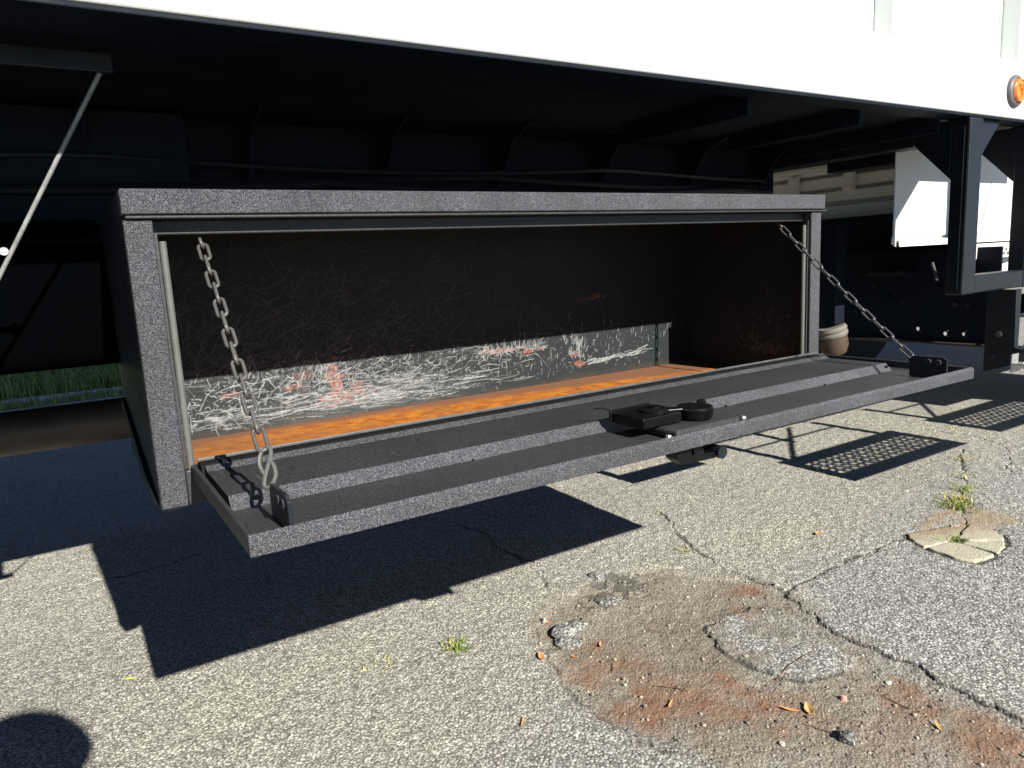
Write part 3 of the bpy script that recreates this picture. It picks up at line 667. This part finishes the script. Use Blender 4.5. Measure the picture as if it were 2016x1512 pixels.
ru = .9 * sstep(.022, .0, Vv + .02 * (fbm(U * 9, Vv * 9, 141) - .5))
bp = grid_obj(U, Vv, lambda u, v_: np.stack([u + .0035, np.full_like(u, .462), v_ + .003], 1), 'back_panel', M_SCR, (wh, rd, ru), TB)
MB().box(.0032, L - .0036, .4625, .4655, .0, .4535).build('back_skin', M_BLK, bp)
# right end panel, scratched low down
U2, V2 = wear_grid(.43, .45, .0025); w2 = np.zeros_like(U2); U, Vv = U2, V2; rd = np.zeros_like(U2)
for i in range(260): stroke(w2, .0025, abs(g1(.12, .07)), .04 + abs(g1(.03, .05)), rng.uniform(-3, 3), rng.uniform(.004, .03), g1(0, 1), wval(.04, .25))
for q_, a_ in enumerate([(.10, .065, .03, .012, .22), (.16, .06, .02, .01, .2)]): blob(*a_, sd=q_ + 40)
r2_ = .8 * sstep(.12, .0, V2 + .04 * fbm(U2 * 12, V2 * 12, 151))
ep = grid_obj(U2, V2, lambda u, v_: np.stack([np.full_like(u, 1.5375), u + .030, v_ + .003], 1), 'end_panel', M_SCR, (w2, rd, r2_), TB)
MB().box(1.5382, 1.5412, .0285, .4655, .0, .4555).build('end_skin', M_BLK, ep)
# rusty floor with brown margins
U3, V3 = wear_grid(1.535, .43, .006)
nf = fbm(U3 * 5, V3 * 16, 161) - .5; nf2 = fbm(U3 * 14, V3 * 40, 163) - .5
edge_ = .385 - .11 * sstep(.75, 1.35, U3) - .06 * sstep(.38, .0, U3) + .10 * nf + .05 * nf2      # brown crust along the back, wider to both ends
br = .95 * sstep(-.03, .03, V3 - edge_)
br = np.maximum(br, .45 * sstep(.42, .1, U3 + .5 * nf)); br = np.maximum(br, .7 * sstep(.08, .22, nf2 + .3 * nf))
grid_obj(U3, V3, lambda u, v_: np.stack([u + .0035, v_ + .030, .0028 + .0006 * fbm(u * 60, v_ * 60, 181)], 1), 'floor_panel', M_RUST, (br * 0, br * 0, br), TB)

# ---- the lowered door: pan with turned-up edges, broad stiffener, latch
x0, x1, ya, yb, zt, zp, zb = .0455, 1.5390, -.3685, -.012, .0624, .0465, .0386
door = MB().box(x0 + .0062, x1 - .0062, ya + .0062, yb - .0042, zb, zp).build('door', M_CHAR, TB)
door['label'] = 'lowered charcoal door pan held level by chains'
MB().prism([(ya, zb - .0005), (ya - .0005, zt - .005), (ya + .0035, zt), (ya + .006, zt), (ya + .006, zb - .0005)], 0, x0, x1).build('front_edge', M_TEX, door, .003, seg=3)
MB().box(x0, x0 + .006, ya + .0062, yb, zb - .0005, zt).build('side_edge', M_CHAR, door, .002)
MB().box(x1 - .006, x1, ya + .0062, yb, zb - .0005, zt).build('side_edge', M_CHAR, door, .002)
MB().box(x0 + .0062, x1 - .0062, yb - .004, yb, zb - .0005, zt + .004).build('hinge_edge', M_CHAR, door, .0015)
MB().prism([(-.0445, zp + .0003), (-.0445, zt + .0055), (-.040, zt + .0075), (-.0185, zt + .0062), (-.0165, zp + .0003)], 0, x0 + .0075, x1 - .06).build('groove_shade', M_GROOVE_SHADE, door)  # black strip stands in for the shaded groove beside the hinge
MB().box(x0 + .008, x1 - .02, -.0112, -.0090, zt + .0040, zt + .0088).build('hinge_leaf', M_HINGE, door, .001)
MB().tube([(x0, -.004, .0565), (x1 - .01, -.004, .0565)], .0055, 10).build('hinge_pin', M_CHAR, door, smooth=True)
xs0, xs1 = x0 + .012, 1.487
MB().box(xs0, xs1, -.2035, -.0622, zp + .0002, zt + .0002).build('stiffener', M_CHAR, door, .0008)
MB().prism([(-.2205, zp + .0002), (-.2050, zt + .0005), (-.2037, zt + .0005), (-.2037, zp + .0002)], 0, xs0, xs1).build('stiffener_face', M_TEX, door, .0008)
MB().prism([(-.0619, zp + .0002), (-.0619, zt + .0004), (-.0510, zt + .0058), (-.0470, zt + .0056), (-.0470, zp + .0002)], 0, xs0, xs1).build('stiffener_return', M_TEX, door, .0008)
for (xx, yy) in ((.41, -.222), (.95, -.222), (1.25, -.2215)):
    MB().tube([(xx - .012, yy, zp + .001), (xx, yy - .002, zp + .002), (xx + .013, yy, zp + .001)], .0028, 6).build('weld', M_TEX, door, smooth=True)
for xx in (1.475, .09):
    MB().cyl((xx, -.2120, zp + .010), (xx, -.2150, zp + .009), .004, 10).build('rivet', M_LATCH, door)
# chain brackets: angle with upright
brk = {}
for (xb, s_) in ((.0905, -1), (1.4400, 1)):
    o = MB().prism([(-.362, zp + .001), (-.285, zp + .001), (-.283, .086), (-.290, .092), (-.352, .094), (-.362, .088)], 0, xb, xb + .0045).build('chain_bracket', M_BLK, door, .0007)
    fx = (xb - .033, xb - .0002) if s_ < 0 else (xb + .0047, xb + .036)
    MB().box(fx[0], fx[1], -.361, -.288, zp + .0004, zp + .0045).build('bracket_foot', M_CHAR, o, .001)
    for yy in (-.345, -.325):
        MB().tube([(xb - .0008, yy + .005 * math.cos(a), .082 + .005 * math.sin(a)) for a in np.linspace(0, 2 * math.pi, 12, endpoint=False)], .0009, 5, closed=True).build('hole_rim', M_HINGE, o)
# latch
la = MB().prism([(.690, -.345), (.835, -.345), (.842, -.330), (.838, -.262), (.825, -.255), (.70, -.255), (.688, -.265)], 2, zp + .0003, zp + .016).build('latch', M_CHAR, door, .006, seg=3)
MB().box(.655, .738, -.308, -.232, .0640, .0800).build('latch_housing', M_LATCH, la, .0015)
MB().box(.650, .738, -.234, -.2305, .0640, .0850).build('housing_flange', M_LATCH, la, .0008)
MB().tube([(.652, -.232, .084), (.640, -.228, .090), (.622, -.228, .091)], .0012, 6).build('wire', M_LATCH, la)
MB().lathe((.775, -.300, zp + .0165), (0, 0, 1), [(.026, 0), (.028, .003), (.030, .008), (.031, .018), (.029, .0205), (.001, .0207)], 36).build('latch_disc', M_LATCH, la, smooth=True)
MB().lathe((.715, -.268, .0802), (0, 0, 1), [(.026, 0), (.026, .003), (.020, .005), (.010, .0055), (.010, .008), (.001, .0082)], 28).build('latch_cam', M_LATCH, la, smooth=True)
MB().prism([(.700, -.282), (.782, -.318), (.790, -.300), (.712, -.258)], 2, .0803, .0835).build('latch_arm', M_LATCH, la, .001)
MB().lathe((.812, -.280, zp + .0165), (0, 0, 1), [(.008, 0), (.008, .021), (.006, .023), (.001, .0232)], 14).build('latch_stop', M_LATCH, la, smooth=True)
for (xx, yy) in ((.672, -.345), (.852, -.335)):
    MB().lathe((xx, yy, zp + .0002), (0, 0, 1), [(.0055, 0), (.0055, .010), (.0042, .013), (.0022, .013), (.002, .010)], 12).build('bolt', M_STEEL, la)
hd = MB().prism([(.686, .0375), (.690, .016), (.702, .006), (.775, .0035), (.775, .014), (.722, .019), (.722, .030), (.700, .030), (.700, .0375)], 1, -.345, -.318).build('latch_handle', M_LATCH, la, .002)
MB().prism([(.722, .0375), (.745, .0375), (.752, .013), (.730, .013)], 1, -.344, -.319).build('handle_post', M_LATCH, hd, .0015)
MB().tube([(.786, -.350, .012), (.786, -.312, .012)], .0105, 14).build('handle_grip', M_BLK, hd, smooth=True)

# ---- chains
def link_mesh(pitch, d, wc):
    a = pitch + d; r = wc / 2; s_ = (a - wc) / 2; pts = []
    for i in range(9):
        an = -math.pi / 2 + math.pi * i / 8; pts.append((s_ + r * math.cos(an), r * math.sin(an), 0))
    for i in range(9):
        an = math.pi / 2 + math.pi * i / 8; pts.append((-s_ + r * math.cos(an), r * math.sin(an), 0))
    b = MB(); b.tube(pts, d / 2, 8, closed=True)
    me = bpy.data.meshes.new('link'); me.from_pydata(b.v, [], b.f)
    for p_ in me.polygons: p_.use_smooth = True
    return me
def chain(top, bot, sag, n, mat, twist0, hook, wire):
    top, bot = Vector(top), Vector(bot)
    # eye at the top is the chain's own mesh; links hang from it
    b = MB(); b.tube([top + Vector((.009 * math.cos(a), 0, .009 * math.sin(a) + .006)) for a in np.linspace(0, 2 * math.pi, 18, endpoint=False)], .0026, 8, closed=True)
    b.tube([top + Vector((0, 0, .014)), Vector((top.x, top.y, .4533))], .004, 8)
    ch = b.build('chain', mat, TB, smooth=True)
    pitch = (bot - top).length / n; me = link_mesh(pitch, wire, wire * 2.55); me.materials.append(mat)
    def P(s): return top.lerp(bot, s) + Vector((0, 0, -sag * 4 * s * (1 - s)))
    for i in range(n):
        c = P((i + .5) / n); dr_ = (P((i + 1) / n) - P(i / n)).normalized()
        q = dr_.to_track_quat('X', 'Z') @ Quaternion((1, 0, 0), twist0 + (math.pi / 2) * (i % 2) + rnd.uniform(-.12, .12))
        o = bpy.data.objects.new('link', me); COL.objects.link(o); o.rotation_mode = 'QUATERNION'; o.rotation_quaternion = q; place(o, c, ch)
    if hook:
        a = P(1.0); e = Vector(hook); mid = (a + e) / 2; ax = (e - a).normalized(); sd_ = ax.cross(Vector((CF.x, CF.y, CF.z))).normalized(); hl = (e - a).length
        pts = []
        for i in range(29):
            s = i / 28; an = -math.pi * .95 + s * 2 * math.pi * .95
            pts.append(mid + ax * (hl * .5 * -math.cos(s * 2 * math.pi) * 0) + ax * ((hl * .5) * math.sin((s - .5) * math.pi * 2.2) * -1 * (1 if True else 1)) + sd_ * (.0085 * math.sin((s - .5) * math.pi * 3.6)))
        MB().tube(pts, .0027, 8).build('s_hook', mat, ch, smooth=True)
    return ch
chain((.105, .082, .420), (.0935, -.262, .128), .003, 15, M_CHAIN, .25, (.0928, -.288, .088), .0050)
chain((1.440, .088, .425), (1.4425, -.286, .0905), .006, 17, M_CHAIN2, .9, None, .0042)

# ------------------------------------------------------------------ things on the asphalt
cp = empty('concrete_patch', (2.11, -.085, G), 'round cracked pale concrete patch set into the asphalt, weed in its middle', 'concrete patch')
ctr = (2.105, -.080)
def piece(a0, a1, dz):
    """sector of the irregular disc between two cracks"""
    n_ = len(disc); pts = []
    angs = np.linspace(a0, a1, 16)
    for a in angs:
        best = None
        for i in range(n_):
            p1 = Vector(disc[i]) - Vector(ctr); p2 = Vector(disc[(i + 1) % n_]) - Vector(ctr); d_ = Vector((math.cos(a), math.sin(a)))
            den = d_.x * (p2 - p1).y - d_.y * (p2 - p1).x
            if abs(den) < 1e-9: continue
            tt = (p1.x * (p2 - p1).y - p1.y * (p2 - p1).x) / den; uu = (p1.x * d_.y - p1.y * d_.x) / den
            if tt > 0 and 0 <= uu <= 1: best = tt
        rad = (best or .14) * (.975 + rnd.uniform(-.02, .02)); pts.append((ctr[0] + math.cos(a) * rad, ctr[1] + math.sin(a) * rad))
    inner = []
    for s_ in (.70, .45, .22): inner.append((ctr[0] + math.cos(a1) * .13 * s_ + rnd.uniform(-.008, .004), ctr[1] + math.sin(a1) * .13 * s_ + rnd.uniform(-.006, .006)))
    for s_ in (.22, .45, .70): inner.append((ctr[0] + math.cos(a0) * .13 * s_ + rnd.uniform(-.003, .008), ctr[1] + math.sin(a0) * .13 * s_ + rnd.uniform(-.006, .006)))
    prof = pts + inner; mx = sum(p_[0] for p_ in prof) / len(prof); my = sum(p_[1] for p_ in prof) / len(prof)
    prof = [(mx + (p_[0] - mx) * .992 + rnd.uniform(-.003, .003), my + (p_[1] - my) * .992 + rnd.uniform(-.003, .003)) for p_ in prof]
    MB().prism(prof, 2, G - .02, G + .0015 + dz).build('concrete_piece', M_CONC, cp, .004)
cuts = [.25, 1.35, 2.9, 4.6, 5.55, .25 + 2 * math.pi]
for i in range(5): piece(cuts[i] + .025, cuts[i + 1] - .025, rnd.uniform(-.002, .004))

def tuft(x, y, n, hgt, spread, mat, label, group=None):
    z = gz(x, y) - .003
    def gg():
        return (x + rnd.gauss(0, spread), y + rnd.gauss(0, spread), z, rnd.uniform(.4, 1) * hgt, rnd.uniform(.0022, .0042), rnd.uniform(0, 6.28), rnd.uniform(.3, 1.3) * hgt)
    V, F = blades(n, gg, None, None); c = np.array((x, y, z))
    me = bpy.data.meshes.new('weed_tuft'); me.from_pydata((V - c).tolist(), [], F); me.materials.append(mat)
    o = bpy.data.objects.new('weed_tuft', me); COL.objects.link(o); place(o, c); tag(o, label, 'weed', group); return o
cg = 'weeds in the crack beyond the concrete patch'
tuft(2.40, .060, 120, .034, .026, M_WEED, 'largest green weed tuft in the crack, just behind the concrete patch', cg)
tuft(2.475, .094, 110, .032, .026, M_WEED2, 'yellow-green weed tuft next behind the largest one in the crack', cg)
tuft(2.60, .145, 80, .03, .026, M_WEED, 'spindly green weed tuft midway along the weedy crack', cg)
tuft(2.75, .214, 22, .030, .022, M_WEED2, 'sparse yellowish weed tuft toward the far end of the weedy crack', cg)
tuft(2.98, .337, 30, .032, .012, M_WEED2, 'thin weed tuft at the far end of the weedy crack', cg)
tuft(3.04, .285, 10, .02, .02, M_WEED2, 'tiny pale weed sprig beside the far end of the weedy crack', cg)
tuft(2.104, -.075, 50, .038, .016, M_WEED, 'green weed tuft growing from the middle of the concrete patch')
tuft(1.44, .367, 26, .022, .014, M_WEED2, 'small yellowish weed tuft where two asphalt cracks meet')
tuft(1.617, .672, 14, .018, .012, M_WEED, 'small green weed tuft near the shadow tip of the door')
tuft(.605, .299, 60, .030, .013, M_WEED, 'bright green weed tuft alone on the open asphalt by the door shadow')
tuft(.446, .335, 22, .022, .020, M_WEED2, 'flat yellowish weed sprig in the hairline crack beside the green tuft')
tuft(.371, .347, 8, .016, .02, M_WEED2, 'faint tiny weed sprig at the end of the hairline crack')
tuft(3.454, .62, 14, .02, .03, M_WEED2, 'tiny yellow-green weed beside the perforated step shadow')
def leaf_mesh(ln, wd, curl):
    vs = []; fs = []; n_ = 7
    for i in range(n_):
        s_ = i / (n_ - 1); w_ = wd * math.sin(math.pi * (.04 + .94 * s_) ** .8) / 2; x_ = (s_ - .5) * ln; zz = curl * (4 * (s_ - .5) ** 2)
        vs += [(x_, -w_, zz + w_ * .5), (x_, 0, zz), (x_, w_, zz + w_ * .5)]
    for i in range(n_ - 1):
        for j in range(2): fs.append((i * 3 + j, i * 3 + 3 + j, i * 3 + 4 + j, i * 3 + 1 + j))
    return vs, fs
def leaf(x, y, ln, wd, ang, mat, label, group='dead leaves on the dirt'):
    vs, fs = leaf_mesh(ln, wd, ln * .12); me = bpy.data.meshes.new('fallen_leaf'); me.from_pydata(vs, [], fs); me.materials.append(mat)
    o = bpy.data.objects.new('fallen_leaf', me); COL.objects.link(o); place(o, (x, y, gz(x, y) + .003)); o.rotation_euler = (rnd.uniform(-.15, .15), rnd.uniform(-.2, .2), ang)
    md = o.modifiers.new('thick', 'SOLIDIFY'); md.thickness = .0006
    tag(o, label, 'leaf', group); return o
leaf(-.061, .641, .024, .010, .2, M_LGRN, 'yellow-green leaf lying alone on the bare asphalt left of the shadow', None)
leaf(.740, .146, .030, .013, 1.2, M_LORG, 'largest orange-brown leaf at the left corner of the dirt')
leaf(.846, .272, .026, .012, 2.0, M_LTAN, 'pale upright leaf beside the dark asphalt lump')
leaf(.888, .111, .024, .009, .9, M_LTAN, 'straw-coloured leaf on the dirt near the asphalt lump')
leaf(.807, .108, .020, .007, 1.9, M_LORG, 'narrow orange leaf below the asphalt lump')
leaf(.578, -.028, .030, .005, .8, M_LTAN, 'thin straw-coloured leaf on the open asphalt', None)
leaf(.852, -.154, .035, .006, .6, M_LTAN, 'long straw-coloured leaf on the red stained dirt')
leaf(1.057, -.325, .034, .018, .9, M_LTAN, 'curled tan leaf at the middle of the dirt')
leaf(1.026, -.305, .036, .009, 2.1, M_LORG, 'narrow brown leaf touching the curled tan leaf')
leaf(1.842, .204, .022, .014, .3, M_LORG, 'small orange leaf on the asphalt toward the concrete patch', None)
leaf(.909, .223, .018, .008, .3, M_LTAN, 'small tan leaf on top of the dark asphalt lump')
leaf(1.20, -.50, .03, .008, 1.0, M_LTAN, 'straw leaf on the reddish dirt by the slab edge')
leaf(.83, .14, .018, .007, .1, M_LORG, 'small rust-coloured leaf between lump and dirt')
def rock(name, x, y, s, mat, label, cat, seed, group=None, sink=.35):
    import bmesh
    bm = bmesh.new(); bmesh.ops.create_icosphere(bm, subdivisions=3, radius=1.0); r_ = random.Random(seed)
    ks = [(Vector((r_.gauss(0, 1), r_.gauss(0, 1), r_.gauss(0, 1))).normalized(), r_.uniform(.55, .95)) for _ in range(14)]
    for v_ in bm.verts:
        p_ = v_.co.copy()
        for d_, h_ in ks:
            e = p_.dot(d_) - h_
            if e > 0: p_ -= d_ * e * .9
        nv = mnoise.fractal(p_ * 2.1 + Vector((seed * 3.7, seed, 0)), 1.0, 2.0, 4)
        p_ *= 1 + .22 * nv; v_.co = Vector((p_.x * s[0], p_.y * s[1], p_.z * s[2]))
    me = bpy.data.meshes.new(name); bm.to_mesh(me); bm.free(); me.materials.append(mat)
    o = bpy.data.objects.new(name, me); COL.objects.link(o); place(o, (x, y, gz(x, y) + s[2] * (1 - 2 * sink) * .6)); o.rotation_euler = (0, 0, r_.uniform(0, 6))
    tag(o, label, cat, group); return o
t = NT('dark_asphalt_lump'); p = t.pos(); v = t.vor(p, 190); sp = t.n('SeparateColor'); t.l(v.outputs['Color'], sp.inputs[0])
t.set(t.ramp(sp.outputs[0], [(0, (.05, .05, .05)), (.5, (.15, .15, .142)), (.85, (.25, .245, .23)), (1, (.42, .41, .39))]), .9, 0, .2); t.bump(t.math('ADD', v.outputs['Distance'], t.noise(p, 90, 4).outputs[0]), 0.7, .003); M_ROCK = t.m
M_ROCKL = plain('pale_pebble', (0.34, 0.32, 0.28), 0.8, 0, 0.3, 0.15, 90)
M_ROCKR = plain('pink_pebble', (0.42, 0.20, 0.16), 0.8, 0, 0.3, 0.15, 90)
ag = 'broken asphalt lumps at the dirt edge'
rock('asphalt_lump', .872, .214, (.055, .040, .016), M_ROCK, 'broad flat dark asphalt lump at the left edge of the dirt', 'lump', 1, ag)
rock('asphalt_lump', .835, .165, (.040, .030, .012), M_ROCK, 'smaller dark asphalt lump in front of the broad flat one', 'lump', 2, ag)
rock('asphalt_lump', 1.105, .402, (.022, .016, .013), M_ROCK, 'knobbly dark asphalt lump at the shadow side of the dirt', 'lump', 3, ag)
rock('asphalt_lump', 1.05, .275, (.045, .035, .012), M_ROCK, 'low grey asphalt lump half sunk in the pitted surface', 'lump', 4, ag)
rock('asphalt_lump', 1.036, -.423, (.018, .016, .018), M_ROCK, 'upright dark stone throwing a black shadow on the dirt', 'stone', 5)
rock('pebble', 1.453, .058, (.008, .007, .006), M_ROCKL, 'white pebble at the corner where the slab cracks meet', 'pebble', 6, None, .2)
rock('pebble', 1.14, -.345, (.009, .008, .007), M_ROCKR, 'pink pebble on the dirt near the curled tan leaf', 'pebble', 7, None, .2)
rock('pebble', 1.265, -.365, (.008, .006, .005), M_ROCKL, 'pale pebble on the dirt in front of the raised slab edge', 'pebble', 8, None, .2)
rock('pebble', .93, -.36, (.007, .006, .005), M_ROCKL, 'pale pebble on the grey asphalt below the red stain', 'pebble', 9, None, .2)
rock('pebble', .843, .283, (.010, .007, .010), M_ROCKL, 'cream pebble propped behind the broad asphalt lump', 'pebble', 10, None, .2)
def twig(x, y, ang, ln, r_, label):
    pts = [(x + math.cos(ang) * ln * (s_ - .5) + rnd.uniform(-1, 1) * .002, y + math.sin(ang) * ln * (s_ - .5) + .006 * math.sin(s_ * 3), gz(x + math.cos(ang) * ln * (s_ - .5), y + math.sin(ang) * ln * (s_ - .5)) + r_ * 1.2 + .001) for s_ in np.linspace(0, 1, 6)]
    o = MB().tube(pts, r_, 6, r2=r_ * .5).build('twig', M_TWIG, None); tag(o, label, 'twig', 'twigs on the dirt')
twig(.895, -.115, 2.2, .07, .0016, 'short dark twig on the red stain by the left dirt edge')
twig(1.165, -.215, .1, .15, .0010, 'long thin straw-like twig across the asphalt island')
twig(1.21, -.41, 1.6, .06, .0014, 'brown twig on reddish dirt beside the slab edge')
twig(.86, .03, .7, .05, .0010, 'thin twig just below the asphalt lumps')
twig(1.02, -.37, 2.0, .05, .0012, 'short twig next to the upright dark stone')
# loose grit: too many and small to count
ico = [(0, 0, 1), (.89, 0, .45), (.28, .85, .45), (-.72, .53, .45), (-.72, -.53, .45), (.28, -.85, .45), (.6, .45, -.4), (-.3, .7, -.4), (-.7, 0, -.4), (-.3, -.7, -.4), (.6, -.45, -.4)]
icf = [(0, 1, 2), (0, 2, 3), (0, 3, 4), (0, 4, 5), (0, 5, 1), (1, 6, 2), (2, 7, 3), (3, 8, 4), (4, 9, 5), (5, 10, 1), (2, 6, 7), (3, 7, 8), (4, 8, 9), (5, 9, 10), (1, 10, 6)]
ico = np.array(ico); VV = []; FF = []
jj, ii_ = np.nonzero((dirtm > .5) & (rng.random(X.shape) < .04))
for j, i in zip(jj, ii_):
    s_ = rng.gamma(2.0, .0008) + .0008; s_ = min(s_, .0055); a = rng.uniform(0, 6.28); ca, sa = math.cos(a), math.sin(a)
    q = ico * np.array((1, rng.uniform(.6, 1), rng.uniform(.5, .9))) * s_; q = np.stack([q[:, 0] * ca - q[:, 1] * sa, q[:, 0] * sa + q[:, 1] * ca, q[:, 2]], 1)
    n_ = len(VV) * 11; VV.append(q + np.array((X[j, i] + rng.uniform(-.003, .003), Y[j, i] + rng.uniform(-.003, .003), G + Z[j, i] + s_ * .3))); FF += [(f[0] + n_, f[1] + n_, f[2] + n_) for f in icf]
t = NT('loose_grit'); gi = t.n('NewGeometry'); t.set(t.ramp(gi.outputs['Random Per Island'], [(0, (.09, .08, .065)), (.5, (.22, .195, .155)), (.92, (.34, .31, .26)), (1, (.52, .49, .43))]), .9, 0, .2)
me = bpy.data.meshes.new('gravel'); me.from_pydata(np.vstack(VV).tolist(), [], FF); me.materials.append(t.m)
gv = bpy.data.objects.new('gravel', me); COL.objects.link(gv); tag(gv, 'loose grit scattered over the sunken dirty patch', 'gravel', kind='stuff')

# ------------------------------------------------------------------ the photographer, crouching behind the camera: only the shadow reaches the picture
M_SHIRT = plain('navy_work_shirt', (0.03, 0.04, 0.08), 0.9, 0, 0.2, 0.25, 30)
M_SKIN = plain('skin', (0.42, 0.26, 0.19), 0.55, 0, 0.4, 0.1, 30)
M_HAIR = plain('dark_hair', (0.03, 0.022, 0.016), 0.7, 0, 0.3, 0.3, 200)
M_JEAN = plain('blue_jeans', (0.05, 0.07, 0.13), 0.9, 0, 0.2, 0.3, 60)
def skin_obj(name, nodes, edges, mat, parent, root=0, sub=2):
    a = np.array([n_[0] for n_ in nodes]); c = a.mean(0); c[2] = a[:, 2].min()
    me = bpy.data.meshes.new(name); me.from_pydata((a - c).tolist(), edges, []); me.materials.append(mat)
    o = bpy.data.objects.new(name, me); COL.objects.link(o); place(o, c, parent)
    o.modifiers.new('skin', 'SKIN')
    sv = me.skin_vertices[0].data
    for i, n_ in enumerate(nodes):
        r_ = n_[1]; sv[i].radius = r_ if isinstance(r_, tuple) else (r_, r_); sv[i].use_root = (i == root)
    md = o.modifiers.new('sub', 'SUBSURF'); md.levels = sub; md.render_levels = sub
    return o
PX = -.190
hc = Vector((PX + .02, -1.375, .515))                              # head centre
def W(dx, dy, z): return (PX + dx, -1.70 + dy, z)
N = [(W(0, -.06, -.02), (.15, .12)), (W(0, .0, .10), (.14, .11)), (W(0, .09, .24), (.155, .11)), (W(0, .17, .34), (.13, .09)), (W(.01, .235, .395), (.055, .055)),
     (W(.015, .30, .45), (.06, .065)), (tuple(hc), (.078, .095)), (tuple(hc + Vector((0, .0, .075))), (.065, .078)),
     (W(.19, .13, .31), .058), (W(.25, .20, .12), .046), (W(.235, .375, .20), .040), (W(.140, .455, .275), .026),
     (W(-.19, .13, .31), .058), (W(-.24, .18, .10), .046), (W(-.10, .37, .19), .040), (W(-.007, .535, .28), .026),
     (W(.10, -.03, -.06), .098), (W(.15, .36, -.04), .066), (W(.15, .28, -.28), .054), (W(.15, .22, G + .08), .040), (W(.15, .36, G + .035), .038),
     (W(-.10, -.06, -.08), .098), (W(-.14, .18, G + .09), .068), (W(-.14, -.14, G + .07), .050), (W(-.14, -.36, G + .06), .040), (W(-.14, -.42, G + .035), .032)]
E_ = [(0, 1), (1, 2), (2, 3), (3, 4), (4, 5), (5, 6), (6, 7), (3, 8), (8, 9), (9, 10), (10, 11), (3, 12), (12, 13), (13, 14), (14, 15),
      (0, 16), (16, 17), (17, 18), (18, 19), (19, 20), (0, 21), (21, 22), (22, 23), (23, 24), (24, 25)]
body = skin_obj('person', N, E_, M_SHIRT, None)
tag(body, 'person crouching on one knee in a navy shirt, taking the photograph with a phone', 'person')
MB().lathe((hc.x, hc.y - .012, hc.z + .005), (0, -.25, 1), [(.06, -.06), (.088, -.02), (.094, .03), (.085, .075), (.055, .105), (.01, .118)], 20).build('hair', M_HAIR, body, smooth=True)
MB().lathe((hc.x, hc.y - .005, hc.z + .045), (0, -.1, 1), [(.128, -.006), (.135, .0), (.128, .02), (.113, .05), (.085, .082), (.045, .103), (.01, .11)], 28).build('sun_hat', M_JEAN, body, smooth=True)
MB().lathe((hc.x, hc.y + .082, hc.z - .012), (0, 1, -.3), [(.016, 0), (.012, .014), (.004, .024)], 10).build('nose', M_SKIN, body, smooth=True)
for s_ in (-1, 1):
    MB().lathe((hc.x + s_ * .032, hc.y + .080, hc.z + .012), (0, 1, 0), [(.011, 0), (.009, .005), (.002, .008)], 10).build('eye', M_ROCKL, body, smooth=True)
    MB().lathe((hc.x + s_ * .083, hc.y - .005, hc.z), (s_, 0, 0), [(.022, 0), (.026, .006), (.016, .012)], 12).build('ear', M_SKIN, body, smooth=True)
MB().tube([(hc.x - .022, hc.y + .078, hc.z - .045), (hc.x, hc.y + .084, hc.z - .047), (hc.x + .022, hc.y + .078, hc.z - .045)], .004, 6).build('mouth', M_SKIN, body, smooth=True)
for (hx, hy, sgn) in ((.140, .47, 1), (-.007, .55, -1)):                             # hands: palm and five curled fingers closing on the phone's short edges
    base = Vector(W(hx, hy, .292)); nodes = [(tuple(base), (.020, .030)), (tuple(base + Vector((0, .02, .035))), (.016, .034))]; ed = [(0, 1)]
    for k_ in range(4):
        q0 = base + Vector((sgn * .004, .012 + .012 * k_, .05 + .006 * (1 - abs(k_ - 1.4)))); a_ = len(nodes)
        nodes += [(tuple(q0), .009), (tuple(q0 + Vector((-sgn * .018, .014, .010))), .0085), (tuple(q0 + Vector((-sgn * .036, .010, .004 - .002 * k_))), .0075)]; ed += [(1, a_), (a_, a_ + 1), (a_ + 1, a_ + 2)]
    a_ = len(nodes); q0 = base + Vector((-sgn * .012, -.012, .012)); nodes += [(tuple(q0), .011), (tuple(q0 + Vector((-sgn * .022, -.004, .022))), .0095), (tuple(q0 + Vector((-sgn * .034, .002, .038))), .008)]; ed += [(0, a_), (a_, a_ + 1), (a_ + 1, a_ + 2)]
    skin_obj('hand', nodes, ed, M_SKIN, body)
ph = bpy.data.objects.new('phone', bpy.data.meshes.new('phone')); COL.objects.link(ph)
vs = [(x, y, z) for z in (-.0375, .0375) for y in (-.004, .004) for x in (-.075, .075)]
ph.data.from_pydata(vs, [], [(0, 2, 3, 1), (4, 5, 7, 6), (0, 1, 5, 4), (2, 6, 7, 3), (0, 4, 6, 2), (1, 3, 7, 5)]); ph.data.materials.append(M_LATCH)
bv = ph.modifiers.new('bevel', 'BEVEL'); bv.width = .003; bv.segments = 2
place(ph, CAM - CF * .05); ph.rotation_euler = Matrix(((CR.x, CF.x, CU.x), (CR.y, CF.y, CU.y), (CR.z, CF.z, CU.z))).to_euler()
tag(ph, 'black phone held in both hands by the crouching person', 'phone')
